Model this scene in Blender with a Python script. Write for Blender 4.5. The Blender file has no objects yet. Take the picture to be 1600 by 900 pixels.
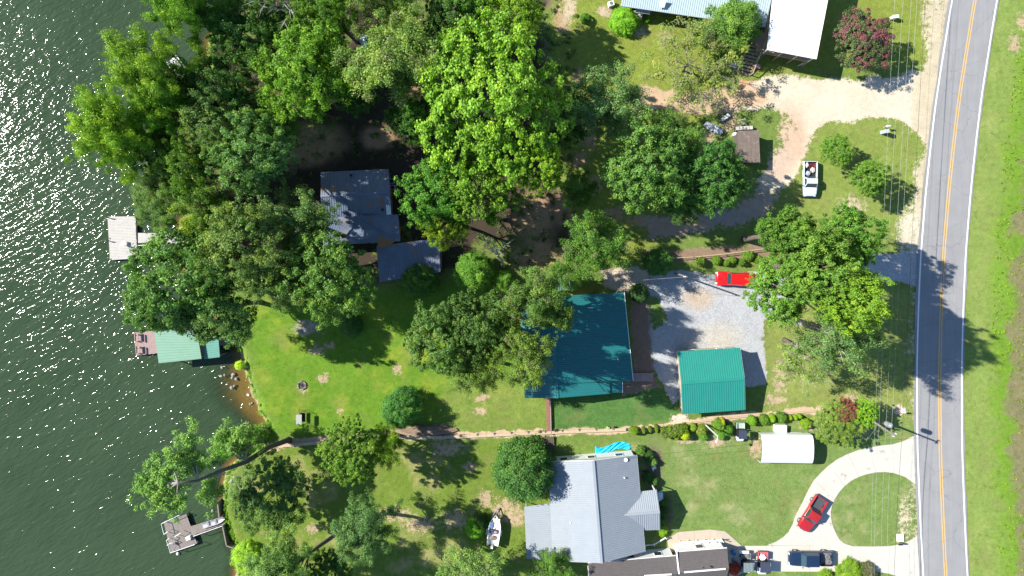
import bpy, bmesh, math, random
import numpy as np
from mathutils import Vector, Matrix

# ------------------------------------------------------------------ camera, sky, sun, exposure
scene = bpy.context.scene
col = scene.collection
S = 11.0                      # photograph pixels per metre on the ground
NX, NY, HC = 820.0, 370.0, 97.0   # the spot straight below the drone, its height
CX, CY = (NX - 800) / S, (450 - NY) / S
cam_d = bpy.data.cameras.new("camera")
cam = bpy.data.objects.new("camera", cam_d)
col.objects.link(cam)
cam.location = (CX, CY, HC)
cam.rotation_euler = (0, 0, 0)
cam_d.sensor_width = 36.0
cam_d.lens = 36.0 * HC * S / 1600.0
cam_d.shift_x = -(NX - 800) / 1600.0
cam_d.shift_y = -(450 - NY) / 1600.0
cam_d.clip_start = 0.5
cam_d.clip_end = 6000
scene.camera = cam

SUN_EL = math.radians(39.5)
SUN_AZ = math.atan2(0.32, -0.947)          # towards the sun, in the ground plane
world = bpy.data.worlds.new("World")
scene.world = world
world.use_nodes = True
wn = world.node_tree
for n in list(wn.nodes): wn.nodes.remove(n)
sky = wn.nodes.new("ShaderNodeTexSky")
sky.sky_type = 'NISHITA'
sky.sun_disc = False
sky.sun_elevation = SUN_EL
sky.sun_rotation = math.pi / 2 - SUN_AZ
sky.altitude = 150
sky.air_density = 1.0
sky.dust_density = 0.2
sky.ozone_density = 4.0
bg = wn.nodes.new("ShaderNodeBackground")
bg.inputs[1].default_value = 0.090
wo = wn.nodes.new("ShaderNodeOutputWorld")
wn.links.new(sky.outputs[0], bg.inputs[0])
wn.links.new(bg.outputs[0], wo.inputs[0])

sun_d = bpy.data.lights.new("sun", 'SUN')
sun_d.energy = 4.6
sun_d.angle = math.radians(0.53)
sun_d.color = (1.0, 0.95, 0.86)
sun = bpy.data.objects.new("sun", sun_d)
col.objects.link(sun)
sv = Vector((math.cos(SUN_AZ) * math.cos(SUN_EL), math.sin(SUN_AZ) * math.cos(SUN_EL), math.sin(SUN_EL)))
sun.rotation_euler = sv.to_track_quat('Z', 'Y').to_euler()
sun.location = (-60, 20, 80)

scene.render.engine = 'CYCLES'
scene.view_settings.view_transform = 'Standard'
scene.view_settings.look = 'None'
scene.view_settings.exposure = 1.15
scene.view_settings.gamma = 1.0
scene.view_settings.use_curve_mapping = False
scene.cycles.max_bounces = 5
scene.cycles.diffuse_bounces = 3
scene.cycles.glossy_bounces = 2
scene.cycles.transmission_bounces = 3
scene.cycles.transparent_max_bounces = 6
scene.cycles.use_denoising = True
scene.cycles.sample_clamp_indirect = 6.0

random.seed(7)
RNG = np.random.default_rng(7)

# ------------------------------------------------------------------ helpers
def W(px, py, h=0.0):
    """world point at height h that stands at photograph pixel (px, py)"""
    gx, gy = (px - 800) / S, (450 - py) / S
    k = 1 - h / HC
    return Vector((CX + (gx - CX) * k, CY + (gy - CY) * k, h))

def lerp(a, b, t): return a + (b - a) * t

def root_loc(o):
    v = Vector((0, 0, 0))
    while o is not None:
        v += o.location; o = o.parent
    return v

def tag(o, label=None, cat=None, group=None, kind=None):
    if label: o["label"] = label
    if cat: o["category"] = cat
    if group: o["group"] = group
    if kind: o["kind"] = kind
    return o

def thing(name, label, cat, loc=(0, 0, 0), rz=0.0, group=None):
    o = bpy.data.objects.new(name, None)
    o.empty_display_size = 0.3
    o.location = loc; o.rotation_euler = (0, 0, rz)
    col.objects.link(o)
    return tag(o, label, cat, group)

class MB:
    def __init__(s): s.v = []; s.f = []
    def add(s, vs, fs):
        b = len(s.v)
        s.v.extend([tuple(p) for p in vs]); s.f.extend([tuple(b + i for i in f) for f in fs])
        return s
    def box(s, c, size, rz=0.0, rx=0.0, ry=0.0, taper=1.0):
        hx, hy, hz = size[0] / 2, size[1] / 2, size[2] / 2
        m = Matrix.Rotation(rz, 3, 'Z') @ Matrix.Rotation(ry, 3, 'Y') @ Matrix.Rotation(rx, 3, 'X')
        c = Vector(c); vs = []
        for z, k in ((-hz, 1.0), (hz, taper)):
            for x, y in ((-hx, -hy), (hx, -hy), (hx, hy), (-hx, hy)):
                vs.append(c + m @ Vector((x * k, y * k, z)))
        return s.add(vs, [(3, 2, 1, 0), (4, 5, 6, 7), (0, 1, 5, 4), (1, 2, 6, 5), (2, 3, 7, 6), (3, 0, 4, 7)])
    def beam(s, a, b, w, h):
        a, b = Vector(a), Vector(b); d = (b - a).normalized()
        up = Vector((0, 0, 1)) if abs(d.z) < 0.95 else Vector((1, 0, 0))
        r = d.cross(up).normalized(); u = r.cross(d)
        vs = []
        for p in (a, b):
            for x, y in ((-1, -1), (1, -1), (1, 1), (-1, 1)):
                vs.append(p + r * x * w / 2 + u * y * h / 2)
        return s.add(vs, [(3, 2, 1, 0), (4, 5, 6, 7), (0, 1, 5, 4), (1, 2, 6, 5), (2, 3, 7, 6), (3, 0, 4, 7)])
    def tube(s, pts, radii, n=6, caps=True):
        pts = [Vector(p) for p in pts]
        if not hasattr(radii, '__len__'): radii = [radii] * len(pts)
        vs, fs = [], []
        for i, p in enumerate(pts):
            d = (pts[min(i + 1, len(pts) - 1)] - pts[max(i - 1, 0)]).normalized()
            up = Vector((0, 0, 1)) if abs(d.z) < 0.9 else Vector((1, 0, 0))
            r = d.cross(up).normalized(); u = r.cross(d)
            for k in range(n):
                a = 2 * math.pi * k / n
                vs.append(p + (r * math.cos(a) + u * math.sin(a)) * radii[i])
        for i in range(len(pts) - 1):
            for k in range(n):
                a, b = i * n + k, i * n + (k + 1) % n
                fs.append((a, a + n, b + n, b))
        if caps:
            fs.append(tuple(range(n))); m = (len(pts) - 1) * n
            fs.append(tuple(m + k for k in reversed(range(n))))
        return s.add(vs, fs)
    def prism(s, poly, z0, z1):
        n = len(poly)
        ar = sum(poly[i][0] * poly[(i + 1) % n][1] - poly[(i + 1) % n][0] * poly[i][1] for i in range(n))
        if ar < 0: poly = poly[::-1]
        vs = [(p[0], p[1], z0) for p in poly] + [(p[0], p[1], z1) for p in poly]
        fs = [tuple(reversed(range(n))), tuple(range(n, 2 * n))]
        fs += [(i, (i + 1) % n, n + (i + 1) % n, n + i) for i in range(n)]
        return s.add(vs, fs)
    def plate(s, pts, th):
        """top polygon (3-D points), given thickness downwards"""
        n = len(pts); pts = [Vector(p) for p in pts]
        nz = sum((pts[i].x * pts[(i + 1) % n].y - pts[(i + 1) % n].x * pts[i].y) for i in range(n))
        if nz < 0: pts = pts[::-1]
        vs = pts + [p - Vector((0, 0, th)) for p in pts]
        fs = [tuple(range(n)), tuple(reversed(range(n, 2 * n)))]
        fs += [(i, n + i, n + (i + 1) % n, (i + 1) % n) for i in range(n)]
        return s.add(vs, fs)
    def loft(s, rings, closed=True, caps=True):
        n = len(rings[0]); vs = [p for r in rings for p in r]; fs = []
        for i in range(len(rings) - 1):
            for k in range(n if closed else n - 1):
                a, b = i * n + k, i * n + (k + 1) % n
                fs.append((a, b, b + n, a + n))
        if caps and closed:
            fs.append(tuple(reversed(range(n)))); m = (len(rings) - 1) * n
            fs.append(tuple(m + k for k in range(n)))
        return s.add(vs, fs)
    def ribbed(s, e0, e1, r1, r0, pitch=0.28, rh=0.035, rw=0.06, th=0.05):
        """metal sheet with raised ribs running eave to ridge, one connected mesh"""
        e0, e1, r0, r1 = Vector(e0), Vector(e1), Vector(r0), Vector(r1)
        nrm = (e1 - e0).cross(r0 - e0)
        if nrm.length < 1e-6: nrm = (e1 - e0).cross(r1 - e0)
        nrm.normalize()
        if nrm.z < 0: nrm = -nrm
        L = (e1 - e0).length
        N = max(2, int(L / pitch)); w = rw / L
        ts = [(0.0, 0)]
        for i in range(N):
            t = (i + 0.5) / N
            ts += [(t - w, 0), (t - w * .55, 1), (t + w * .55, 1), (t + w, 0)]
        ts.append((1.0, 0))
        m = len(ts); vs = []
        for t, k in ts: vs.append(lerp(e0, e1, t) + nrm * rh * k)
        for t, k in ts: vs.append(lerp(r0, r1, t) + nrm * rh * k)
        d = nrm * th
        vs += [e0 - d, e1 - d, r1 - d, r0 - d]
        q = 2 * m
        fs = [(i, i + 1, m + i + 1, m + i) for i in range(m - 1)]
        fs += [(q, q + 3, q + 2, q + 1), (0, m, q + 3, q), (m - 1, q + 1, q + 2, 2 * m - 1)]
        fs += [tuple([q, q + 1] + list(reversed(range(m)))), tuple([q + 2, q + 3] + list(range(m, 2 * m)))]
        return s.add(vs, fs)
    def build(s, name, mat, parent=None, local=False, smooth=False, mesh=None):
        if mesh is None:
            off = Vector((0, 0, 0)) if (local or parent is None) else root_loc(parent)
            me = bpy.data.meshes.new(name)
            me.from_pydata([(p[0] - off.x, p[1] - off.y, p[2] - off.z) for p in s.v], [], s.f)
            me.update()
            if smooth:
                me.polygons.foreach_set("use_smooth", [True] * len(me.polygons))
            me.materials.append(mat)
        o = bpy.data.objects.new(name, me if mesh is None else mesh)
        if parent is not None: o.parent = parent
        col.objects.link(o)
        return o

def copy_tree(o, parent=None):
    c = o.copy(); col.objects.link(c); c.parent = parent
    for ch in list(o.children): copy_tree(ch, c)
    return c

def fix_normals(o):
    bm = bmesh.new(); bm.from_mesh(o.data)
    bmesh.ops.recalc_face_normals(bm, faces=bm.faces); bm.to_mesh(o.data); bm.free()

# ------------------------------------------------------------------ materials
def new_mat(name):
    m = bpy.data.materials.new(name); m.use_nodes = True
    nt = m.node_tree
    for n in list(nt.nodes): nt.nodes.remove(n)
    out = nt.nodes.new("ShaderNodeOutputMaterial")
    return m, nt, out

class NT:
    """tiny node-writing helper"""
    def __init__(s, nt): s.nt = nt
    def n(s, t, **kw):
        x = s.nt.nodes.new(t)
        for k, v in kw.items():
            if k.startswith('i_'):
                key = k[2:]; key = int(key) if key.isdigit() else key
                if hasattr(v, 'is_linked'): s.nt.links.new(v, x.inputs[key])
                else: x.inputs[key].default_value = v
            else: setattr(x, k, v)
        return x
    def noise(s, vec, scale, detail=3, rough=0.55, dist=0.0):
        x = s.n("ShaderNodeTexNoise", i_Scale=scale, i_Detail=detail, i_Roughness=rough, i_Distortion=dist)
        s.nt.links.new(vec, x.inputs["Vector"]); return x.outputs["Fac"]
    def math(s, op, a, b=0.0, c=0.0, clamp=False):
        x = s.n("ShaderNodeMath", operation=op); x.use_clamp = clamp
        for i, v in enumerate((a, b, c)):
            if hasattr(v, 'is_linked'): s.nt.links.new(v, x.inputs[i])
            else: x.inputs[i].default_value = v
        return x.outputs[0]
    def maprange(s, v, a, b, c=0.0, d=1.0, smooth=True):
        x = s.n("ShaderNodeMapRange"); x.interpolation_type = 'SMOOTHSTEP' if smooth else 'LINEAR'
        s.nt.links.new(v, x.inputs[0])
        for i, k in enumerate((a, b, c, d)): x.inputs[i + 1].default_value = k
        return x.outputs[0]
    def mix(s, fac, a, b, blend='MIX'):
        x = s.n("ShaderNodeMix", data_type='RGBA', blend_type=blend)
        for i, v in ((0, fac), (6, a), (7, b)):
            if hasattr(v, 'is_linked'): s.nt.links.new(v, x.inputs[i])
            elif i == 0: x.inputs[0].default_value = v
            else: x.inputs[i].default_value = tuple(v) + (1.0,) if len(v) == 3 else v
        return x.outputs[2]
    def scale_col(s, colr, fac):
        x = s.n("ShaderNodeVectorMath", operation='SCALE')
        s.nt.links.new(colr, x.inputs[0]) if hasattr(colr, 'is_linked') else setattr(x.inputs[0], 'default_value', colr[:3])
        if hasattr(fac, 'is_linked'): s.nt.links.new(fac, x.inputs[3])
        else: x.inputs[3].default_value = fac
        return x.outputs[0]
    def link(s, a, b): s.nt.links.new(a, b)

MATS = {}
def mat(name, c, rough=0.6, metal=0.0, var=0.18, scale=2.0, fine=14.0, bump=0.0, stain=None, spec=0.4):
    """plain procedural surface: base colour, blotchy wear, fine grain"""
    if name in MATS: return MATS[name]
    m, nt, out = new_mat(name); t = NT(nt)
    geo = t.n("ShaderNodeNewGeometry").outputs["Position"]
    a = t.noise(geo, scale, 4); b = t.noise(geo, fine, 2)
    f = t.math('ADD', t.math('MULTIPLY', t.math('SUBTRACT', a, 0.5), var * 2), t.math('MULTIPLY', t.math('SUBTRACT', b, 0.5), var * 1.2))
    f = t.math('ADD', f, 1.0)
    colr = t.scale_col(tuple(c), f)
    if stain:
        k = t.maprange(t.noise(geo, stain[1], 5, 0.65), stain[2], stain[2] + 0.12)
        colr = t.mix(k, colr, stain[0])
    p = t.n("ShaderNodeBsdfPrincipled", i_Roughness=rough, i_Metallic=metal)
    p.inputs["Specular IOR Level"].default_value = spec
    t.link(colr, p.inputs["Base Color"])
    if bump:
        bn = t.n("ShaderNodeBump", i_Strength=bump, i_Distance=0.03)
        t.link(b, bn.inputs["Height"]); t.link(bn.outputs[0], p.inputs["Normal"])
    t.link(p.outputs[0], out.inputs[0])
    MATS[name] = m
    return m

# ------------------------------------------------------------------ signed distance tools for the ground
def sd_poly(P, poly):
    """signed distance (pixels), negative inside"""
    poly = np.asarray(poly, float); d = np.full(len(P), 1e18); ins = np.zeros(len(P), bool)
    n = len(poly)
    for i in range(n):
        a, b = poly[i], poly[(i + 1) % n]; e = b - a; w = P - a
        t = np.clip((w @ e) / max(e @ e, 1e-9), 0, 1)
        q = w - t[:, None] * e; d = np.minimum(d, (q * q).sum(1))
        c = (a[1] <= P[:, 1]) != (b[1] <= P[:, 1])
        with np.errstate(divide='ignore', invalid='ignore'):
            xi = a[0] + (P[:, 1] - a[1]) / (b[1] - a[1]) * (b[0] - a[0])
        ins ^= c & (P[:, 0] < xi)
    d = np.sqrt(d)
    return np.where(ins, -d, d)

def sd_line(P, line):
    line = np.asarray(line, float); d = np.full(len(P), 1e18)
    for a, b in zip(line[:-1], line[1:]):
        e = b - a; w = P - a; t = np.clip((w @ e) / max(e @ e, 1e-9), 0, 1)
        q = w - t[:, None] * e; d = np.minimum(d, (q * q).sum(1))
    return np.sqrt(d)

def vnoise(P, scale, seed=0):
    """smooth value noise, 0..1"""
    r = np.random.default_rng(seed); T = r.random((256, 256))
    q = P / scale; i = np.floor(q).astype(int); f = q - i; f = f * f * (3 - 2 * f)
    g = lambda dx, dy: T[(i[:, 0] + dx) % 256, (i[:, 1] + dy) % 256]
    return lerp(lerp(g(0, 0), g(1, 0), f[:, 0]), lerp(g(0, 1), g(1, 1), f[:, 0]), f[:, 1])

def fbm(P, scale, seed=0, o=4):
    s = 0; a = 1; t = 0
    for k in range(o):
        s = s + a * vnoise(P, scale / 2 ** k, seed + k); t += a; a *= 0.55
    return s / t

def sstep(x, a, b):
    t = np.clip((x - a) / (b - a), 0, 1); return t * t * (3 - 2 * t)

def axis(lo, hi, step, far, k=1.35):
    c = list(np.arange(lo, hi + 1e-6, step)); d = step; x = c[-1]
    out_hi = []
    while x < far: d *= k; x += d; out_hi.append(x)
    d = step; x = c[0]; out_lo = []
    while x > -far: d *= k; x -= d; out_lo.append(x)
    return np.array(out_lo[::-1] + c + out_hi)

def grid_mesh(name, xs, ys, zs, attrs, material):
    nx, ny = len(xs), len(ys)
    X, Y = np.meshgrid(xs, ys)
    V = np.stack([X.ravel(), Y.ravel(), zs], 1)
    i = np.arange((nx - 1) * (ny - 1)); r, c = i // (nx - 1), i % (nx - 1)
    a = r * nx + c
    F = np.stack([a, a + 1, a + nx + 1, a + nx], 1)
    me = np_mesh(name, V, F, attrs)
    me.materials.append(material)
    me.polygons.foreach_set("use_smooth", np.ones(len(F), bool))
    return me

def np_mesh(name, V, F, attrs=None):
    me = bpy.data.meshes.new(name); k = F.shape[1]
    me.vertices.add(len(V)); me.vertices.foreach_set("co", V.astype(np.float32).ravel())
    me.loops.add(F.size); me.loops.foreach_set("vertex_index", F.astype(np.int32).ravel())
    me.polygons.add(len(F)); me.polygons.foreach_set("loop_start", np.arange(0, F.size, k, dtype=np.int32))
    me.polygons.foreach_set("loop_total", np.full(len(F), k, np.int32))
    for nm, A in (attrs or {}).items():
        at = me.attributes.new(nm, 'FLOAT_COLOR', 'POINT')
        B = np.ones((len(V), 4), np.float32); B[:, :A.shape[1]] = A
        at.data.foreach_set("color", B.ravel())
    me.update(calc_edges=True)
    return me

# ------------------------------------------------------------------ the shore, ground and lake
SHORE = [(345, -900), (342, -60), (338, 40), (322, 62), (318, 92), (332, 106), (300, 130), (292, 200), (298, 260), (288, 320),
         (276, 360), (285, 420), (320, 480), (345, 520), (368, 545), (377, 572), (384, 600), (398, 640), (414, 668),
         (404, 690), (372, 712), (352, 735), (343, 765), (344, 805), (352, 830), (360, 852), (374, 872), (364, 900),
         (352, 960), (340, 1900)]
LAND = SHORE + [(3200, 1900), (3200, -900)]
WATER_Z = -0.8

xs = axis(-46.0, 76.0, 0.25, 1500); ys = axis(-44.0, 46.0, 0.25, 1500)
X, Y = np.meshgrid(xs, ys)
P = np.stack([X.ravel() * S + 800, 450 - Y.ravel() * S], 1)      # ground pixels
NP_ = len(P)
Pw = P + (np.stack([fbm(P, 40, 11), fbm(P, 40, 12)], 1) - 0.5) * 26   # wobbled edges
Pf = P + (np.stack([fbm(P, 14, 13), fbm(P, 14, 14)], 1) - 0.5) * 9
d_sh = sd_poly(Pf, LAND)                                          # + in the lake
zz = np.where(d_sh < -16, 0.0, np.where(d_sh < 2, lerp(0.0, -0.86, sstep(d_sh, -16, 2)),
      -0.86 - np.clip(d_sh - 2, 0, 400) / 11 * 0.16))
zz = np.maximum(zz, -4.0)
zz = zz + (fbm(P, 90, 5) - 0.5) * 0.05 * (d_sh < -16)

def colr(c): return np.tile(np.array(c, float), (NP_, 1))
def paint(base, c, m): return base * (1 - m[:, None]) + np.array(c) * m[:, None]
n1, n2, n3 = fbm(P, 120, 21), fbm(P, 45, 22), fbm(P, 18, 23)

G = colr((0.105, 0.150, 0.032))
lake_lawn = sstep(-sd_poly(Pw, [(372, 470), (860, 430), (862, 630), (855, 676), (600, 684), (440, 690), (400, 640)]), -20, 25)
G = paint(G, (0.086, 0.166, 0.014), lake_lawn)
G = paint(G, (0.165, 0.195, 0.022), lake_lawn * sstep(n2 * .6 + n3 * .5, 0.50, 0.80) * 0.75)
G = paint(G, (0.15, 0.17, 0.045), sstep(-sd_poly(Pw, [(700, 590), (850, 590), (850, 676), (700, 680)]), -25, 20) * 0.6)
strip_c = sstep(-sd_poly(Pf, [(862, 600), (1060, 600), (1060, 655), (980, 668), (862, 676)]), -4, 8)
G = paint(G, (0.050, 0.118, 0.028), strip_c * 0.9)
lawn_d = sstep(-sd_poly(Pw, [(985, 690), (1430, 640), (1432, 900), (1000, 900)]), -15, 15)
G = paint(G, (0.118, 0.168, 0.044), lawn_d)
G = paint(G, (0.230, 0.215, 0.105), lawn_d * sstep(n2 * .55 + n3 * .5, 0.52, 0.78) * 0.7)
yard_d = sstep(-sd_poly(Pw, [(430, 690), (860, 684), (860, 900), (360, 910), (350, 800)]), -15, 15)
G = paint(G, (0.105, 0.150, 0.022), yard_d)
G = paint(G, (0.235, 0.200, 0.085), yard_d * sstep(n2 * .5 + n3 * .55, 0.54, 0.76) * 0.75)
top_yard = sstep(-sd_poly(Pw, [(860, -60), (1480, -60), (1470, 100), (1130, 120), (1000, 420), (870, 420)]), -15, 15)
G = paint(G, (0.150, 0.180, 0.030), top_yard)
east = sstep(-sd_poly(Pw, [(1200, 480), (1440, 440), (1440, 660), (1200, 650)]), -15, 15)
G = paint(G, (0.175, 0.195, 0.050), east * 0.8)
isl = sstep(-sd_poly(Pw, [(1250, 180), (1450, 180), (1436, 400), (1200, 330)]), -15, 15)
G = paint(G, (0.150, 0.185, 0.040), isl)
# verge across the road: mown strip, rank strip, scrub
e_line = [(1590, -400), (1574, 0), (1556, 150), (1540, 300), (1530, 420), (1525, 560), (1527, 700), (1533, 800), (1540, 900), (1600, 1400)]
ed = np.interp(P[:, 1], [p[1] for p in e_line], [p[0] for p in e_line])
dx = P[:, 0] - ed
ver = (dx > -60)
G = np.where(ver[:, None], paint(G, (0.150, 0.200, 0.045), np.ones(NP_)), G)
G = paint(G, (0.190, 0.205, 0.062), ver * sstep(n2 * .4 + n3 * .6, 0.45, 0.7) * 0.55)
G = paint(G, (0.100, 0.190, 0.012), ver * sstep(dx + (n3 - .5) * 40 + (n2 - .5) * 30, 8, 40) * 0.8)
G = paint(G, (0.145, 0.118, 0.066), ver * sstep(dx + (n3 - .5) * 46 + (n2 - .5) * 30, 44, 60) * 0.9)
G = G * (1.12 + 0.36 * n3[:, None]) * np.array([0.93, 0.97, 0.98])

D = colr((0.33, 0.25, 0.17)); dirt = np.zeros(NP_); grav = np.zeros(NP_); litter = np.zeros(NP_)
def zone(poly, c, soft=6, k=1.0, PP=None):
    global D, dirt
    m = sstep(-sd_poly(Pw if PP is None else PP, poly), -soft, soft) * k
    D = paint(D, c, (m > 0.02) * np.clip(m * 1.6, 0, 1)); dirt = np.maximum(dirt, m)
def spot(x, y, r, c, k=0.8, ry=None):
    global D, dirt
    q = np.sqrt(((Pf[:, 0] - x) / r) ** 2 + ((Pf[:, 1] - y) / (ry or r)) ** 2)
    m = sstep(-q, -1.9, -0.1) * k * 0.82
    D = paint(D, c, np.clip(m * 2, 0, 1)); dirt = np.maximum(dirt, m)
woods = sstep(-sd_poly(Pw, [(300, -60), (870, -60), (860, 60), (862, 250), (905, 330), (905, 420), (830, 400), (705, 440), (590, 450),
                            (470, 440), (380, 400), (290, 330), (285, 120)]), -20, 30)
D = paint(D, (0.055, 0.042, 0.030), woods); dirt = np.maximum(dirt, woods * (0.45 + 0.55 * sstep(n2, 0.38, 0.6)))  # litter set darker than its own tone; woodland shade put into the colour
for q in ((490, 222, 38, 24), (655, 128, 13, 13), (690, 108, 22, 12), (835, 345, 26, 36), (470, 245, 26, 12), (828, 408, 38, 18), (850, 392, 26, 12), (790, 460, 24, 14),
          (920, 215, 14, 22), (905, 250, 16, 14), (590, 215, 20, 14), (880, 30, 16, 26), (960, 335, 22, 12), (885, 330, 16, 22), (1000, 345, 22, 10), (930, 290, 12, 16), (985, 205, 14, 12), (905, 120, 12, 16)):
    spot(q[0], q[1], q[2], (0.36, 0.24, 0.145), 0.92, q[3])
spot(890, 10, 12, (0.45, 0.36, 0.25), 0.9, 26); spot(945, 18, 14, (0.42, 0.33, 0.24), 0.9, 10); spot(1000, 48, 16, (0.44, 0.37, 0.28), 0.8, 9)
spot(1040, 60, 16, (0.35, 0.28, 0.2), 0.7)
SAND = (0.56, 0.49, 0.375)
TAN = (0.46, 0.33, 0.215)
zone([(1000, 128), (1060, 140), (1145, 135), (1150, 178), (1100, 180), (1040, 168), (1000, 170)], (0.46, 0.33, 0.215), 8)
zone([(1150, 125), (1185, 122), (1180, 140), (1150, 150)], (0.50, 0.29, 0.15), 6)
zone([(1448, 116), (1400, 114), (1330, 126), (1240, 112), (1190, 120), (1152, 142), (1146, 166), (1180, 173), (1228, 173), (1242, 195),
      (1226, 225), (1200, 262), (1182, 292), (1206, 302), (1236, 280), (1262, 240), (1272, 214), (1300, 195), (1360, 183), (1400, 190),
      (1432, 212), (1452, 245), (1475, 200), (1480, 130)], SAND, 11)
spot(1235, 215, 20, (0.50, 0.36, 0.26), 0.9, 40); spot(1165, 152, 30, (0.50, 0.345, 0.215), 0.9, 14); spot(1215, 255, 16, (0.47, 0.36, 0.28), 0.9, 24)
zone([(1186, 284), (1216, 300), (1192, 335), (1150, 352), (1062, 372), (1012, 372), (1012, 340), (1080, 336), (1140, 325)], (0.34, 0.27, 0.21), 14, 0.9)
spot(1035, 350, 24, (0.38, 0.28, 0.22), 0.9, 14); spot(1130, 335, 34, (0.30, 0.26, 0.23), 0.9, 12)
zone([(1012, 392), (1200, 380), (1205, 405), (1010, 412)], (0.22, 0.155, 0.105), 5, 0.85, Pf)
# sandy road shoulder
sh = [(1480, -300), (1455, 0), (1450, 60), (1440, 110), (1440, 250), (1425, 330), (1420, 390), (1424, 460), (1424, 640), (1428, 900), (1440, 1300)]
sx = np.interp(P[:, 1], [p[1] for p in sh], [p[0] for p in sh])
kk = np.interp(P[:, 1], [-300, 0, 110, 118, 240, 300, 380, 430, 560, 640, 700, 780, 900], [.6, .7, .9, 1, 1, .75, .85, .55, .5, .5, .35, .5, .5])
m = sstep(P[:, 0] - sx + (n2 - .5) * 40, -24, 14) * (P[:, 0] < ed - 30) * kk
D = paint(D, (0.47, 0.405, 0.285), np.clip(m * 2, 0, 1)); dirt = np.maximum(dirt, m)
spot(1420, 360, 20, (0.52, 0.46, 0.35), 0.95, 40); spot(1330, 322, 26, (0.45, 0.36, 0.25), 0.85, 16); spot(1405, 640, 12, (0.6, 0.46, 0.38), 0.95, 8)
spot(1415, 810, 14, (0.5, 0.42, 0.3), 0.7, 40); spot(1325, 832, 12, (0.3, 0.25, 0.14), 0.6, 9)
for q in ((754, 621, 12, 7), (752, 641, 13, 8), (495, 548, 16, 9), (622, 578, 9, 10), (473, 606, 9, 9), (532, 643, 7, 8), (507, 590, 10, 9), (498, 590, 6, 5), (515, 540, 9, 9),
          (500, 690, 14, 7), (540, 692, 12, 6), (615, 805, 26, 14), (712, 812, 26, 18), (655, 820, 34, 16), (792, 792, 22, 18), (805, 810, 20, 16),
          (760, 780, 14, 18), (700, 700, 30, 14), (735, 730, 12, 10), (1220, 590, 14, 30), (1212, 625, 22, 10), (1120, 690, 22, 9), (1075, 690, 20, 6),
          (1182, 700, 12, 20), (1265, 665, 18, 8), (1335, 655, 20, 8), (1595, 35, 10, 16), (1585, 70, 12, 18), (780, 800, 14, 16), (430, 700, 16, 8),
          (490, 826, 14, 10), (1000, 700, 14, 6), (1140, 192, 16, 20), (1105, 215, 14, 16), (1330, 620, 12, 8), (855, 690, 10, 6)):
    spot(q[0], q[1], q[2], (0.40, 0.30, 0.195), 0.82, q[3])
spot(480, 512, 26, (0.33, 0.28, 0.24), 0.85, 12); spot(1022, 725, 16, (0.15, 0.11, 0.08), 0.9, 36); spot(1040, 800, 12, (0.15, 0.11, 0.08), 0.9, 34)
# sandy margin along the timber wall and hedge, brick edge
ml = sd_line(Pf, [(420, 694), (560, 684), (700, 680), (850, 676), (985, 672), (1060, 662), (1160, 651), (1290, 640)])
m = sstep(-ml, -9, -2) * (P[:, 0] > 430) * 0.95
D = paint(D, (0.47, 0.355, 0.24), np.clip(m * 2, 0, 1)); dirt = np.maximum(dirt, m)
spot(1062, 655, 14, (0.55, 0.45, 0.36), 1, 8)
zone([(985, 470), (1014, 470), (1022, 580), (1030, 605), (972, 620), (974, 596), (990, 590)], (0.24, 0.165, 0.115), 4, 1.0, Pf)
zone([(600, 672), (704, 660), (706, 676), (600, 684)], (0.30, 0.22, 0.16), 4, 0.9, Pf)
# gravel: pad, drive and path to the green-roofed house
gp = [(1012, 428), (1060, 420), (1110, 428), (1180, 424), (1240, 436), (1300, 424), (1340, 398), (1438, 392), (1438, 448), (1350, 434),
      (1300, 450), (1240, 470), (1193, 502), (1196, 560), (1200, 602), (1168, 606), (1064, 602), (1064, 620), (1052, 634), (1040, 612),
      (1022, 575), (1016, 520)]
gm = sstep(-sd_poly(Pf, gp), -3, 4)
pm = sstep(-sd_poly(Pf, [(938, 424), (975, 414), (1015, 418), (1016, 452), (985, 462), (975, 458), (945, 452)]), -3, 4)
grav = np.maximum(gm, pm)
D = paint(D, (0.36, 0.37, 0.38), gm); D = paint(D, (0.50, 0.415, 0.325), pm * (1 - gm))
tanm = sstep(-np.sqrt(((Pf[:, 0] - 1090) / 34) ** 2 + ((Pf[:, 1] - 466) / 24) ** 2), -1.1, -0.3) * gm
D = paint(D, (0.41, 0.335, 0.265), tanm)
D = paint(D, (0.45, 0.40, 0.32), sstep(-np.sqrt(((Pf[:, 0] - 1125) / 50) ** 2 + ((Pf[:, 1] - 525) / 30) ** 2), -1.1, -0.2) * gm * 0.6)
dirt = np.maximum(dirt, grav)
# green strip between path and gravel
gs = sstep(-sd_poly(Pf, [(1012, 465), (1030, 462), (1045, 500), (1020, 520)]), -5, 5)
dirt *= (1 - 0.8 * gs); grav *= (1 - 0.8 * gs)
# bank and lake bed
bank = sstep(d_sh, -9, -1)
D = paint(D, (0.30, 0.225, 0.135), bank); dirt = np.maximum(dirt, bank * (0.4 + 0.6 * (d_sh > -3)))
D = paint(D, (0.205, 0.140, 0.055), (d_sh > 0).astype(float)); dirt = np.where(d_sh > 0, 1.0, dirt)
D = D * (0.88 + 0.24 * n3[:, None])
grav = np.where(d_sh > 0, 0.0, grav)

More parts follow.
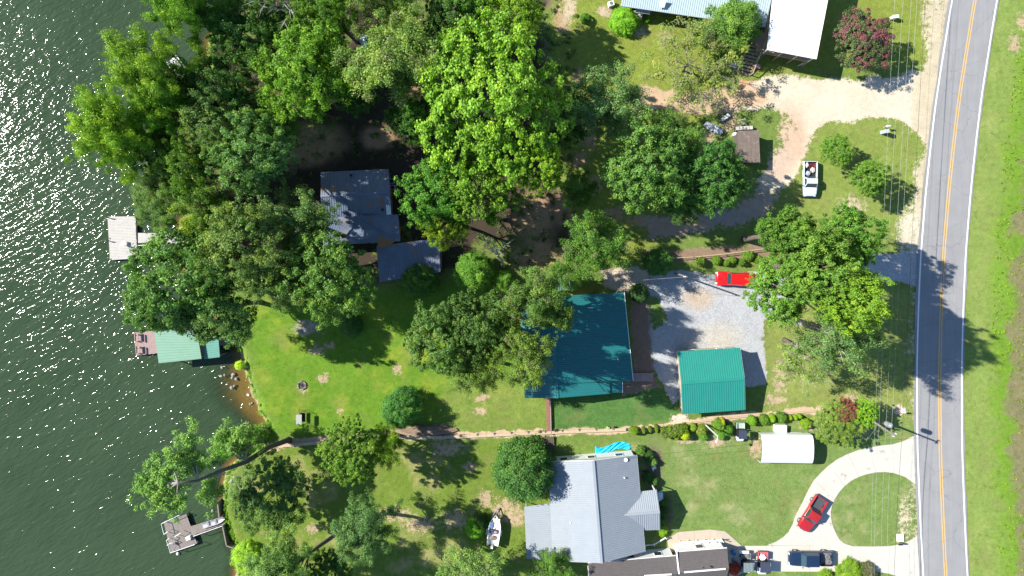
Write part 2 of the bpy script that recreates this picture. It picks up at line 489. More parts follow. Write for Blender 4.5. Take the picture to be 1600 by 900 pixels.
gm_, nt, out = new_mat("ground"); t = NT(nt)
geo = t.n("ShaderNodeNewGeometry").outputs["Position"]
gc = t.n("ShaderNodeAttribute", attribute_name="Grass").outputs["Color"]
dc = t.n("ShaderNodeAttribute", attribute_name="Dirt").outputs["Color"]
mk = t.n("ShaderNodeAttribute", attribute_name="Mask").outputs["Color"]
sp = t.n("ShaderNodeSeparateColor"); t.link(mk, sp.inputs[0])
nf = t.noise(geo, 7.0, 3, 0.7); nm = t.noise(geo, 1.6, 4, 0.65); nl = t.noise(geo, 0.35, 3)
fac = t.math('ADD', sp.outputs[0], t.math('MULTIPLY', t.math('SUBTRACT', t.math('ADD', t.math('MULTIPLY', nf, .6), t.math('MULTIPLY', nm, .8)), 0.7), 2.0))
fac = t.maprange(fac, 0.36, 0.66)
gtex = t.math('ADD', 0.02, t.math('ADD', t.math('MULTIPLY', nf, 1.10), t.math('MULTIPLY', nm, 0.90)))
gcol = t.scale_col(gc, gtex)
gcol = t.mix(t.math('MULTIPLY', t.maprange(nl, 0.5, 0.72), 0.35), gcol, (0.21, 0.185, 0.075))
gcol = t.mix(t.math('MULTIPLY', t.maprange(t.noise(geo, 2.6, 4, 0.7), 0.52, 0.72), 0.42), gcol, (0.20, 0.20, 0.075))
gcol = t.mix(t.math('MULTIPLY', t.maprange(t.noise(geo, 0.9, 4, 0.7), 0.54, 0.70), 0.40), gcol, (0.040, 0.095, 0.010))
peb = t.n("ShaderNodeTexVoronoi", i_Scale=19.0); t.link(geo, peb.inputs["Vector"])
pebv = t.math('ADD', 0.42, t.math('ADD', t.math('MULTIPLY', nm, 0.5), t.math('MULTIPLY', t.n("ShaderNodeSeparateColor", i_0=peb.outputs["Color"]).outputs[0], 0.62)))
dtex0 = t.math('ADD', 0.45, t.math('ADD', t.math('MULTIPLY', nf, 0.6), t.math('MULTIPLY', nm, 0.5)))
dtex = t.math('ADD', t.math('MULTIPLY', dtex0, t.math('SUBTRACT', 1.0, sp.outputs[1])), t.math('MULTIPLY', pebv, sp.outputs[1]))
dcol = t.scale_col(dc, dtex)
cc = t.mix(fac, gcol, dcol)
bs = t.n("ShaderNodeBsdfPrincipled", i_Roughness=0.95); bs.inputs["Specular IOR Level"].default_value = 0.1
t.link(cc, bs.inputs["Base Color"])
bh = t.math('ADD', nf, t.math('MULTIPLY', t.noise(geo, 22.0, 2), 0.5))
bu = t.n("ShaderNodeBump", i_Strength=0.9, i_Distance=0.09); t.link(bh, bu.inputs["Height"]); t.link(bu.outputs[0], bs.inputs["Normal"])
t.link(bs.outputs[0], out.inputs[0])
me = grid_mesh("ground", xs, ys, zz, {"Grass": G, "Dirt": D, "Mask": np.stack([dirt, grav, litter], 1)}, gm_)
ground = bpy.data.objects.new("ground", me); col.objects.link(ground)
tag(ground, "lawns, bare dirt, gravel and woodland floor of the lakeside lots", "ground", kind="structure")

# lake
wm, nt, out = new_mat("lake_water"); t = NT(nt)
geo = t.n("ShaderNodeNewGeometry").outputs["Position"]
rot0 = t.n("ShaderNodeMapping"); rot0.inputs["Rotation"].default_value = (0, 0, math.radians(-29)); t.link(geo, rot0.inputs["Vector"])
rot = t.n("ShaderNodeMapping"); rot.inputs["Scale"].default_value = (0.34, 1.0, 1.0); t.link(rot0.outputs[0], rot.inputs["Vector"])
w1 = t.noise(rot.outputs[0], 0.55, 2, 0.5, 0.35); w2 = t.noise(rot.outputs[0], 2.1, 2, 0.55, 0.5); w3 = t.noise(rot.outputs[0], 3.8, 2, 0.6)
hgt = t.math('ADD', t.math('MULTIPLY', w1, 0.36), t.math('ADD', t.math('MULTIPLY', w2, 0.30), t.math('MULTIPLY', w3, 0.055)))
bu = t.n("ShaderNodeBump", i_Strength=1.0, i_Distance=0.43); t.link(hgt, bu.inputs["Height"])
dep = t.n("ShaderNodeAttribute", attribute_name="Depth").outputs["Color"]
ds = t.n("ShaderNodeSeparateColor"); t.link(dep, ds.inputs[0])
tr = t.n("ShaderNodeBsdfTransparent"); tr.inputs[0].default_value = (0.82, 0.80, 0.62, 1)
wv = t.noise(geo, 0.06, 3)
wc = t.mix(t.maprange(wv, 0.35, 0.65), (0.030, 0.053, 0.025), (0.036, 0.061, 0.030))
df = t.n("ShaderNodeBsdfDiffuse"); t.link(wc, df.inputs[0]); t.link(bu.outputs[0], df.inputs["Normal"])
mx = t.n("ShaderNodeMixShader"); t.link(ds.outputs[0], mx.inputs[0]); t.link(tr.outputs[0], mx.inputs[1]); t.link(df.outputs[0], mx.inputs[2])
gl = t.n("ShaderNodeBsdfGlossy", i_Roughness=0.075); t.link(bu.outputs[0], gl.inputs["Normal"])
fr0 = t.n("ShaderNodeFresnel", i_IOR=1.33).outputs[0]
fr = t.n("ShaderNodeMath", operation='MULTIPLY'); t.link(fr0, fr.inputs[0]); t.link(t.math('SUBTRACT', 1.0, t.n("ShaderNodeNewGeometry").outputs["Backfacing"]), fr.inputs[1])
mg = t.n("ShaderNodeMixShader"); t.link(fr.outputs[0], mg.inputs[0]); t.link(mx.outputs[0], mg.inputs[1]); t.link(gl.outputs[0], mg.inputs[2])
t.link(mg.outputs[0], out.inputs[0])
wx = axis(-80.0, -33.0, 0.5, 1500); wx = wx[wx < -32]; wy = axis(-46, 46, 0.5, 1500)
X2, Y2 = np.meshgrid(wx, wy); P2 = np.stack([X2.ravel() * S + 800, 450 - Y2.ravel() * S], 1)
P2f = P2 + (np.stack([fbm(P2, 14, 13), fbm(P2, 14, 14)], 1) - 0.5) * 9
dw = sd_poly(P2f, LAND)
soft = 14 + 14 * fbm(P2, 60, 44) + 58 * np.exp(-((P2[:, 1] - 615) / 48) ** 2)
depth = sstep(dw / soft, 0.0, 1.0) * 0.97 + 0.03
me = grid_mesh("lake", wx, wy, np.full(len(P2), WATER_Z), {"Depth": np.stack([depth] * 3, 1)}, wm)
lake = bpy.data.objects.new("lake", me); col.objects.link(lake)
tag(lake, "rippled dark green lake glinting in the sun", "lake", kind="structure")

# ------------------------------------------------------------------ road
RY = [-900, -300, 0, 75, 150, 225, 300, 400, 500, 580, 700, 800, 900, 1200, 1900]
RL = [1700, 1545, 1487, 1475, 1463, 1454, 1446, 1438, 1434, 1432, 1433, 1437, 1442, 1466, 1540]
yy = np.arange(-880, 1880, 12.0)
rl = np.interp(yy, RY, RL)
for _ in range(6): rl[1:-1] = (rl[:-2] + 2 * rl[1:-1] + rl[2:]) / 4
rw = np.interp(yy, [-900, 0, 300, 580, 900, 1900], [70, 70, 70, 70, 69, 69])
am, nt, out = new_mat("asphalt"); t = NT(nt)
geo = t.n("ShaderNodeNewGeometry").outputs["Position"]
st = t.n("ShaderNodeMapping"); st.inputs["Scale"].default_value = (2.2, 0.10, 1); t.link(geo, st.inputs["Vector"])
a1 = t.noise(geo, 0.5, 4); a2 = t.noise(geo, 30.0, 2); a3 = t.noise(st.outputs[0], 1.0, 3)
f = t.math('ADD', 0.56, t.math('ADD', t.math('MULTIPLY', a1, 0.24), t.math('ADD', t.math('MULTIPLY', a2, 0.36), t.math('MULTIPLY', a3, 0.28))))
cr = t.n("ShaderNodeTexVoronoi", feature='DISTANCE_TO_EDGE', i_Scale=0.16)
wv = t.n("ShaderNodeVectorMath", operation='ADD'); t.link(geo, wv.inputs[0])
nc = t.n("ShaderNodeTexNoise", i_Scale=0.9, i_Detail=3); t.link(geo, nc.inputs["Vector"]); t.link(nc.outputs["Color"], wv.inputs[1]); t.link(wv.outputs[0], cr.inputs["Vector"])
ck = t.math('MULTIPLY', t.maprange(cr.outputs["Distance"], 0.0, 0.008, 1.0, 0.0), 0.35)
ac = t.mix(ck, t.scale_col((0.235, 0.236, 0.238), f), (0.08, 0.08, 0.085))
bs = t.n("ShaderNodeBsdfPrincipled", i_Roughness=0.9); bs.inputs["Specular IOR Level"].default_value = 0.2; t.link(ac, bs.inputs["Base Color"])
bu = t.n("ShaderNodeBump", i_Strength=0.4, i_Distance=0.01); t.link(a2, bu.inputs["Height"]); t.link(bu.outputs[0], bs.inputs["Normal"])
t.link(bs.outputs[0], out.inputs[0])
M_ASPH = am

def ribbon(name, lx, rx, z, material, th=0.0, parent=None):
    mb = MB(); vs = []; fs = []
    for i in range(len(yy)):
        a, b = W(lx[i], yy[i]), W(rx[i], yy[i]); vs += [(a.x, a.y, z), (b.x, b.y, z)]
    for i in range(len(yy) - 1): fs.append((2 * i, 2 * i + 2, 2 * i + 3, 2 * i + 1))
    mb.add(vs, fs)
    o = mb.build(name, material, parent)
    return o
er = np.random.default_rng(3)
wob = lambda k: np.convolve(er.random(len(yy)) - .5, np.ones(3) / 3, 'same') * k
road = ribbon("road", rl - 5.0 + wob(3.5), rl + rw + 3.5 + wob(3.0), 0.075, M_ASPH)
tag(road, "grey two lane asphalt road running top to bottom", "road", kind="structure")
M_WHITE = mat("road_white_paint", (0.72, 0.72, 0.70), 0.7, var=0.12, fine=20, stain=((0.35, 0.35, 0.35), 3.0, 0.66))
M_YEL = mat("road_yellow_paint", (0.60, 0.36, 0.10), 0.7, var=0.14, fine=20, stain=((0.28, 0.24, 0.18), 3.0, 0.64))
ribbon("edge_line", rl - 1.1, rl + 1.1, 0.081, M_WHITE, parent=road)
ribbon("edge_line", rl + rw - 1.0, rl + rw + 1.0, 0.081, M_WHITE, parent=road)
mid = rl + rw * 0.5 + 0.6
ribbon("centre_line", mid - 2.5, mid - 1.0, 0.081, M_YEL, parent=road)
ribbon("centre_line", mid + 1.0, mid + 2.5, 0.081, M_YEL, parent=road)

# ------------------------------------------------------------------ concrete drive, poured in slabs
M_CONC = mat("concrete", (0.46, 0.435, 0.385), 0.9, var=0.13, scale=0.8, fine=16, stain=((0.30, 0.28, 0.24), 0.5, 0.60))
M_CONC2 = mat("old_concrete", (0.40, 0.34, 0.27), 0.9, var=0.16, scale=1.0, fine=16)
drive = tag(bpy.data.objects.new("concrete_driveway", None), "pale concrete driveway looping round a grass island", "driveway", kind="structure")
col.objects.link(drive)
def slabs(pairs, z, material, parent, name="slab", gap=0.016, step=2):
    for i in range(0, len(pairs) - 1, step):
        g = pairs[i:i + step + 1]
        q = [W(*a[0]) for a in g] + [W(*a[1]) for a in reversed(g)]
        c = sum(q, Vector()) / len(q)
        q = [c + (v - c) * (1 - gap / max((v - c).length, .01)) for v in q]
        zt = z + random.uniform(-0.003, 0.003)
        MB().plate([(v.x, v.y, zt) for v in q], 0.14).build(name, material, parent)
LOOP = [((1428, 681), (1430, 757)), ((1412, 689), (1414, 745)), ((1395, 694), (1396, 739)), ((1376, 696), (1383, 737.5)), ((1358, 699), (1368, 738)),
        ((1341, 703), (1354, 741)), ((1325, 709), (1342, 745)), ((1309, 717), (1330, 751)), ((1295, 727), (1320, 759)), ((1283, 738), (1311, 769)),
        ((1272, 750), (1304, 780)), ((1263, 765), (1300, 790)), ((1255, 782), (1298, 800)), ((1248, 796), (1298.5, 809)), ((1242, 808), (1300, 817)),
        ((1238, 820), (1303, 826)), ((1232, 831), (1307, 835)), ((1224, 839), (1312, 843)), ((1213, 846), (1319, 849)), ((1198, 852), (1331, 853))]
slabs(LOOP, 0.06, M_CONC, drive)
slabs([((x, 852.6), (x, yb)) for x, yb in ((1139, 905), (1165, 893), (1198, 892.5), (1230, 893), (1265, 893), (1300, 893), (1331, 892.5))], 0.055, M_CONC, drive)
slabs([((1331, 853.4), (1331, 892.5)), ((1365, 853.5), (1362, 892)), ((1390, 853), (1388, 896)), ((1412, 849), (1410, 903)), ((1433, 838), (1438, 925))], 0.058, M_CONC, drive)
walk = tag(bpy.data.objects.new("concrete_walkway", None), "tan concrete walk curving from the driveway to the grey roofed house", "walkway", kind="structure"); col.objects.link(walk)
slabs([((1042, 842), (1046, 862)), ((1060, 831), (1062, 862)), ((1085, 829), (1085, 862)), ((1110, 827), (1108, 862)), ((1133, 830), (1122, 862)), ((1147, 842), (1128, 866)), ((1158, 851.8), (1138, 872))],
      0.05, M_CONC2, walk, step=1)
# ------------------------------------------------------------------ foliage
def leaf_material(name, trans=0.35):
    m, nt, out = new_mat(name); t = NT(nt)
    oc = t.n("ShaderNodeObjectInfo").outputs["Color"]
    va = t.n("ShaderNodeSeparateColor", i_0=t.n("ShaderNodeAttribute", attribute_name="Var").outputs["Color"])
    k = t.math('ADD', 0.70, t.math('ADD', t.math('MULTIPLY', va.outputs[0], 0.85), t.math('MULTIPLY', va.outputs[1], 0.45)))
    c = t.mix(1.0, t.scale_col(oc, k), (1.46, 1.60, 1.34), 'MULTIPLY')
    c = t.mix(t.math('MULTIPLY', t.maprange(va.outputs[1], 0.55, 1.0), 0.40), c, t.scale_col(t.mix(1.0, c, (1.75, 1.25, 0.9), 'MULTIPLY'), 1.0))
    c = t.mix(t.math('MULTIPLY', t.maprange(va.outputs[2], 0.86, 0.95), 0.9), c, (0.22, 0.19, 0.13))
    p = t.n("ShaderNodeBsdfPrincipled", i_Roughness=0.55); p.inputs["Specular IOR Level"].default_value = 0.35
    t.link(c, p.inputs["Base Color"])
    tl = t.n("ShaderNodeBsdfTranslucent"); t.link(t.mix(1.0, c, (1.5, 1.45, 0.55), 'MULTIPLY'), tl.inputs[0])
    mx = t.n("ShaderNodeMixShader", i_0=trans); t.link(p.outputs[0], mx.inputs[1]); t.link(tl.outputs[0], mx.inputs[2])
    t.link(mx.outputs[0], out.inputs[0])
    return m
M_LEAF = leaf_material("foliage")
M_NEED = leaf_material("needles", 0.25)
def flower_material():
    m, nt, out = new_mat("flowering_foliage"); t = NT(nt)
    oc = t.n("ShaderNodeObjectInfo").outputs["Color"]
    va = t.n("ShaderNodeSeparateColor", i_0=t.n("ShaderNodeAttribute", attribute_name="Var").outputs["Color"])
    k = t.math('ADD', 0.55, t.math('MULTIPLY', va.outputs[0], 0.8))
    c = t.scale_col(oc, k)
    fl = t.scale_col((0.19, 0.055, 0.065), k)
    c = t.mix(t.maprange(va.outputs[1], 0.58, 0.66), c, fl)
    p = t.n("ShaderNodeBsdfPrincipled", i_Roughness=0.6); t.link(c, p.inputs["Base Color"])
    t.link(p.outputs[0], out.inputs[0]); return m
M_FLOWER = flower_material()
M_BARK = mat("bark", (0.115, 0.092, 0.075), 0.9, var=0.35, scale=3, fine=18, bump=0.5)
M_BARKG = mat("grey_bark", (0.27, 0.25, 0.225), 0.9, var=0.3, scale=3, fine=18, bump=0.4)
M_DEAD = mat("dead_wood", (0.36, 0.335, 0.30), 0.9, var=0.25, scale=3, fine=18)

def leaves(rng, cen, rad, n_per, size, narrow=0.55, up=0.25, shell=0.30, centre=(0, 0, 0), flat=0.85, dead=0.0):
    """leaf-sized faces spread through clumps; returns verts, faces, per-vertex variation"""
    K = len(cen); idx = np.repeat(np.arange(K), n_per)
    N = len(idx)
    d = rng.normal(size=(N, 3))
    ln = np.linalg.norm(d, axis=1)[:, None]
    d = d / ln
    an = 0.65 + 0.7 * rng.random((K, 3)); an[:, 2] *= flat
    rr = np.minimum(ln[:, 0] * 0.46, 1.35) * (1 - shell) + shell * rng.random(N) ** 0.4
    pos = cen[idx] + d * an[idx] * (rad[idx] * rr)[:, None]
    o = cen[idx] - np.array(centre); o /= np.linalg.norm(o, axis=1)[:, None] + 1e-6
    nrm = d * 0.40 + o * 0.40 + rng.normal(size=(N, 3)) * 0.48 + np.array([0, 0, up])
    nrm /= np.linalg.norm(nrm, axis=1)[:, None]
    t1 = np.cross(nrm, rng.normal(size=(N, 3))); t1 /= np.linalg.norm(t1, axis=1)[:, None] + 1e-9
    t2 = np.cross(nrm, t1)
    s = size * (0.65 + 0.7 * rng.random(N))
    a, b = t1 * s[:, None], t2 * (s * narrow)[:, None]
    V = np.stack([pos - a, pos - b + a * 0.15, pos + a, pos + b + a * 0.15], 1).reshape(-1, 3)
    F = np.arange(4 * N).reshape(N, 4)
    cv = rng.random(K)
    dv = (rng.random(K) < dead).astype(float)
    var = np.stack([rng.random(N), cv[idx], dv[idx] * (0.8 + 0.2 * rng.random(N))], 1)
    return V, F, np.repeat(var, 4, 0)

# crowns are modelled at a radius of 5 m on an 11 m tree and scaled
PROTO = {}
def proto(kind, v):
    key = (kind, v)
    if key in PROTO: return PROTO[key]
    rng = np.random.default_rng(100 + 17 * v + sum(map(ord, kind)))
    lobes = []; cen = []; rad = []
    def lobe(c, r, n, cr, lo=-0.35):
        c = np.array(c)
        i = np.arange(n) + rng.random(); z = 1 - 2 * (i + .5) / n; ph = i * 2.399963
        d = np.stack([np.sqrt(1 - z * z) * np.cos(ph), np.sqrt(1 - z * z) * np.sin(ph), z], 1)
        d += rng.normal(size=d.shape) * 0.16; d = d[d[:, 2] > lo]
        p = c + d * r * (0.62 + 0.52 * rng.random(len(d)))[:, None] * np.array([1, 1, .85])
        cen.extend(p); rad.extend(cr * (0.45 + 1.0 * rng.random(len(p)) ** 1.5)); lobes.append(c)
    if kind == 'broad':
        nl = 8
        lobe((rng.normal() * .4, rng.normal() * .4, 8.5), 2.1, 60, .52)
        for k in range(nl):
            a = 2 * math.pi * (k + rng.random() * .8) / nl; R = 2.7 + rng.random() * 0.8
            lobe((R * math.cos(a), R * math.sin(a), 6.4 + rng.random() * 2.0), 1.35 + rng.random() * .8, 52, .50)
        n_per, size, nar, cen0 = 145, 0.100, .6, (0, 0, 6.0)
    elif kind == 'billow':           # many distinct rounded puffs
        lobe((0, 0, 8.4), 2.0, 60, .40)
        for k in range(15):
            a = k * 2.4; R = 1.3 + 3.1 * math.sqrt((k + .5) / 15)
            lobe((R * math.cos(a), R * math.sin(a), 8.9 - 0.15 * R * R + rng.random() * 1.1), .9 + rng.random() * .6, 46, .36)
        n_per, size, nar, cen0 = 115, 0.088, .7, (0, 0, 5.0)
    elif kind == 'airy':             # open crown: sprays along limbs with gaps
        for k in range(13):
            a = 2 * math.pi * (k + rng.random() * .7) / 13; L = 3.2 + rng.random() * 1.8; z0 = 5.6 + rng.random() * 3.2
            for j in range(7):
                f = 0.25 + 0.75 * j / 6
                p = np.array([L * f * math.cos(a + .35 * (f - .5)), L * f * math.sin(a + .35 * (f - .5)), z0 + 1.4 * f - 0.9 * f * f])
                for q in range(3):
                    cen.append(p + rng.normal(size=3) * (0.5, 0.5, 0.3)); rad.append(.42 + .38 * rng.random())
            lobes.append(np.array([L * .8 * math.cos(a), L * .8 * math.sin(a), z0 + .7]))
        n_per, size, nar, cen0 = 135, 0.098, .5, (0, 0, 5.0)
    elif kind == 'pine':
        for k in range(20):
            a = k * 2.4 + rng.random() * .5; L = 3.4 + 2.2 * rng.random(); z0 = 5.2 + 5.0 * (k / 20) ** .8; L *= 1.12 - 0.50 * (k / 20)
            for j in range(6):
                f = 0.3 + 0.7 * j / 5
                p = np.array([L * f * math.cos(a), L * f * math.sin(a), z0 + 0.5 * f])
                for q in range(3):
                    cen.append(p + rng.normal(size=3) * (.5, .5, .25)); rad.append(.38 + .36 * rng.random())
            if k % 2 == 0: lobes.append(np.array([L * .85 * math.cos(a), L * .85 * math.sin(a), z0 + .45]))
        n_per, size, nar, cen0 = 120, 0.17, .18, (0, 0, 6.0)
    elif kind == 'sparse':           # half dead crown
        for k in range(11):
            a = 2 * math.pi * (k + rng.random() * .7) / 11; L = 3.4 + rng.random() * 1.5; z0 = 6.0 + rng.random() * 2.6
            for j in range(5):
                f = 0.4 + 0.6 * j / 4
                p = np.array([L * f * math.cos(a), L * f * math.sin(a), z0 + 1.0 * f])
                for q in range(2):
                    cen.append(p + rng.normal(size=3) * (.6, .6, .3)); rad.append(.4 + .3 * rng.random())
            lobes.append(np.array([L * math.cos(a), L * math.sin(a), z0 + 1.0]))
        n_per, size, nar, cen0 = 90, 0.10, .5, (0, 0, 5.0)
    elif kind == 'dense':            # low dome down to the ground
        i = np.arange(150) + rng.random(); z = 1 - (i + .5) / 150 * 1.15; ph = i * 2.399963
        z = np.clip(z, -0.15, 1)
        d = np.stack([np.sqrt(1 - z * z) * np.cos(ph), np.sqrt(1 - z * z) * np.sin(ph), z], 1) + rng.normal(size=(150, 3)) * .07
        p = d * (4.2 + .75 * rng.random(150))[:, None] * np.array([1, 1, 2.05]); p[:, 2] += 1.2
        cen.extend(p); rad.extend(.75 + .45 * rng.random(150))
        for k in range(5): lobes.append(np.array([2 * math.cos(k * 1.26), 2 * math.sin(k * 1.26), 6.]))
        n_per, size, nar, cen0 = 220, 0.16, .5, (0, 0, 3.0)
    elif kind == 'clipped':          # sheared shrub
        i = np.arange(240) + .5; z = 1 - i / 240 * 1.05; ph = i * 2.399963
        z = np.clip(z, -0.05, 1)
        d = np.stack([np.sqrt(1 - z * z) * np.cos(ph), np.sqrt(1 - z * z) * np.sin(ph), z], 1) + rng.normal(size=(240, 3)) * .02
        p = d * np.array([4.5, 4.5, 9.9]); p[:, 2] += .5
        cen.extend(p); rad.extend(np.full(240, .55))
        lobes.append(np.array([0, 0, 5.]))
        n_per, size, nar, cen0 = 60, 0.30, .7, (0, 0, 3.0)
    cen = np.array(cen); rad = np.array(rad)
    V, F, var = leaves(rng, cen, rad, n_per, size, nar, centre=cen0, dead=0.10 if kind == 'airy' else (0.35 if kind == 'sparse' else 0.0))
    me = np_mesh("crown", V, F, {"Var": var})
    me.materials.append(M_NEED if kind == 'pine' else M_LEAF)
    PROTO[key] = (me, lobes)
    return PROTO[key]

FLW = {}
def flowered(me):
    if me.name not in FLW:
        m = me.copy(); m.materials.clear(); m.materials.append(M_FLOWER); FLW[me.name] = m
    return FLW[me.name]

TCOUNT = [0]
def tree(name, label, px, py, rpx, H, kind, c, v=0, hc=0.66, cat="tree", group=None, bark=None, lean=None, sq=(1, 1), zbase=0.0, flower=False, limbs=True):
    """crown centre seen at (px, py); lean = pixel of the trunk foot when it is not below the crown"""
    TCOUNT[0] += 1
    rng = random.Random(TCOUNT[0] * 31 + 5)
    zc = H * hc
    k = 1 - zc / HC
    r = rpx / S * k
    cw = W(px, py, zc + zbase)
    bw = W(lean[0], lean[1], zbase) if lean else Vector((cw.x + rng.uniform(-.06, .06) * H, cw.y + rng.uniform(-.06, .06) * H, zbase))
    root = thing(name, label, cat, bw, 0.0, group)
    me, lobes = proto(kind, v)
    if flower: me = flowered(me)
    cr = bpy.data.objects.new("crown", me); cr.parent = root; col.objects.link(cr)
    cr.location = (cw.x - bw.x, cw.y - bw.y, 0)
    rz = rng.uniform(0, 2 * math.pi)
    sx, sy, sz = r / 5 * sq[0] * rng.uniform(.96, 1.06), r / 5 * sq[1] * rng.uniform(.96, 1.06), H / 11
    cr.scale = (sx, sy, sz)
    if sq == (1, 1): cr.rotation_euler = (0, 0, rz)
    else: rz = 0; 
    cr.color = (c[0] * rng.uniform(.92, 1.08), c[1] * rng.uniform(.95, 1.05), c[2], 1)
    mb = MB()
    top = Vector((cw.x - bw.x, cw.y - bw.y, H * 0.78))
    r0 = max(0.05, H * 0.020)
    base = Vector((0, 0, -0.25))
    b1 = lerp(base, top, .35) + Vector((rng.uniform(-.3, .3), rng.uniform(-.3, .3), 0)) * (H / 14)
    b2 = lerp(base, top, .7) + Vector((rng.uniform(-.3, .3), rng.uniform(-.3, .3), 0)) * (H / 14)
    mb.tube([base, Vector((0, 0, 0.3)) + (top - base) * .02, b1, b2, top], [r0 * 1.5, r0 * 1.05, r0 * .85, r0 * .55, r0 * .2], 7)
    tr_ = mb.build("trunk", M_BARK if kind == "sparse" else (bark or M_BARK), root, local=True, smooth=True)
    if limbs and H > 5:
        lb = MB(); cs, sn = math.cos(rz), math.sin(rz)
        for L in lobes:
            x, y, z = L[0] * sx, L[1] * sy, L[2] * sz
            e = Vector((cw.x - bw.x + x * cs - y * sn, cw.y - bw.y + x * sn + y * cs, z))
            f = rng.uniform(.35, .8); s = lerp(b1, b2, f) if f > .3 else b1
            m = lerp(s, e, .5) + Vector((rng.uniform(-.4, .4), rng.uniform(-.4, .4), -.1 * (e - s).length))
            lb.tube([s, m, e], [r0 * .38, r0 * .24, r0 * .07], 5)
            for q in range(9 if kind == 'sparse' else 3):
                e2 = lerp(m, e, rng.uniform(.2, 1.1) if kind == 'sparse' else .5) + Vector((rng.uniform(-1, 1), rng.uniform(-1, 1), rng.uniform(.0, .7))) * r * .3
                lb.tube([lerp(m, e, .3), e2], [r0 * .14, r0 * .04], 4)
        b = lb.build("branches", bark or M_BARK, root, local=True); b["kind"] = "stuff"
    return root

g_mid = (0.060, 0.118, 0.020); g_brt = (0.112, 0.190, 0.018); g_drk = (0.042, 0.092, 0.022); g_oli = (0.098, 0.150, 0.040)
g_gry = (0.080, 0.132, 0.048); g_yel = (0.108, 0.165, 0.016); g_pin = (0.092, 0.158, 0.026); g_lim = (0.088, 0.180, 0.018)
GW = "trees along the lake shore and in the woods"
T = tree
# lake shore, top to bottom
T("pine_tree", "feathery green pine on the lake shore at the top edge of the picture", 292, 14, 50, 18.9, 'pine', g_lim, 0, group=GW)
T("pine_tree", "broad yellow green pine leaning over the lake beside a white boat", 244, 118, 62, 20.1, 'pine', g_yel, 1, group=GW, lean=(345, 140))
T("pine_tree", "yellowish pine standing farthest out over the lake", 188, 206, 64, 18.9, 'pine', (0.120, 0.185, 0.014), 2, group=GW, lean=(296, 220))
T("oak_tree", "dark oak between the white boat and the shaded clearing", 352, 142, 54, 16.5, 'broad', g_drk, 0, group=GW)
T("oak_tree", "dark leafy tree by the small brown inlet", 392, 62, 56, 15.3, 'broad', g_drk, 1, group=GW)
T("oak_tree", "mid green tree just above the small brown inlet", 352, 24, 50, 16.5, 'airy', g_mid, 1, group=GW)
T("oak_tree", "rounded green tree inland of the farthest leaning pine", 342, 196, 52, 17.7, 'broad', g_gry, 2, group=GW)
T("oak_tree", "large grey green tree left of the blue roofed house", 402, 246, 62, 20.1, 'broad', g_gry, 3, group=GW)
T("oak_tree", "mid green shore tree below the farthest leaning pine", 300, 262, 50, 16.5, 'broad', g_mid, 0, group=GW)
T("oak_tree", "small grey green tree over the water above the pale dock", 248, 325, 40, 13.0, 'airy', g_gry, 0, group=GW)
T("oak_tree", "olive tree with dead twigs at the end of the dock gangway", 322, 322, 46, 15.3, 'airy', g_oli, 2, group=GW)
T("oak_tree", "yellow green tree overhanging the gangway of the pale dock", 318, 378, 44, 14.2, 'airy', g_yel, 1, group=GW)
T("oak_tree", "big grey olive tree between pale dock and blue roofed house", 388, 388, 68, 21.2, 'broad', (0.098, 0.142, 0.046), 1, group=GW)
T("oak_tree", "leafy tree overlapping the left end of the blue roof", 466, 352, 56, 17.7, 'airy', g_gry, 0, group=GW)
T("oak_tree", "big round green tree over the water above the boathouse", 282, 440, 84, 18.9, 'broad', (0.060, 0.118, 0.028), 2, group=GW)
T("oak_tree", "grey green tree overhanging the boathouse roof", 352, 488, 54, 16.5, 'broad', g_gry, 0, group=GW)
T("oak_tree", "shaggy green tree just below the blue roofed house", 518, 432, 70, 18.9, 'broad', (0.068, 0.128, 0.030), 3, group=GW)
T("oak_tree", "grey green tree over the lawn edge left of the shaggy tree", 446, 442, 46, 17.7, 'airy', g_gry, 2, group=GW)
T("pine_tree", "green pine filling the shore between the two pines that lean over the lake", 262, 176, 46, 15, 'pine', g_lim, 0, group=GW)
T("oak_tree", "green tree on the bank behind the farthest leaning pine", 248, 236, 46, 13, 'broad', (0.066, 0.128, 0.024), 1, group=GW)
T("oak_tree", "leafy tree on the shore just below the white boat", 300, 150, 36, 12, 'broad', g_mid, 3, group=GW)
T("oak_tree", "grey green tree at the water above the small over-water tree", 236, 290, 36, 11, 'airy', g_gry, 2, group=GW)
T("oak_tree", "mid green tree between the clearing and the grey green trees", 420, 190, 44, 15, 'broad', g_mid, 0, group=GW)
T("oak_tree", "dark tree behind the bare dead tree at the top edge", 448, 44, 44, 12, 'broad', g_drk, 2, group=GW)
T("oak_tree", "dark understory tree left of the giant tree's crown", 640, 190, 36, 12, 'broad', g_drk, 0, group=GW)
# woods behind
T("oak_tree", "bright green oak above the shaded clearing", 482, 112, 76, 20.1, 'broad', (0.078, 0.160, 0.018), 0, group=GW)
T("oak_tree", "mid green tree beside the bare dead tree", 512, 22, 48, 17.7, 'broad', g_mid, 1, group=GW)
T("oak_tree", "dark tree squeezed between bright oak and olive tree", 556, 148, 34, 14.2, 'broad', g_drk, 2, group=GW)
T("oak_tree", "wide pale olive tree with bare twigs above the blue roofed house", 618, 92, 82, 21.2, 'airy', g_oli, 1, group=GW, bark=M_BARKG)
T("oak_tree", "olive tree cut off by the top edge beside the wide pale olive tree", 606, 2, 56, 18.9, 'airy', g_oli, 0, group=GW, bark=M_BARKG)
T("oak_tree", "dark green tree at the top edge above the giant bright tree", 706, 34, 52, 14.0, 'broad', g_drk, 3, group=GW)
T("oak_tree", "yellow green crown at the top edge left of the sandy track", 812, 14, 46, 13.0, 'broad', g_yel, 0, group=GW)
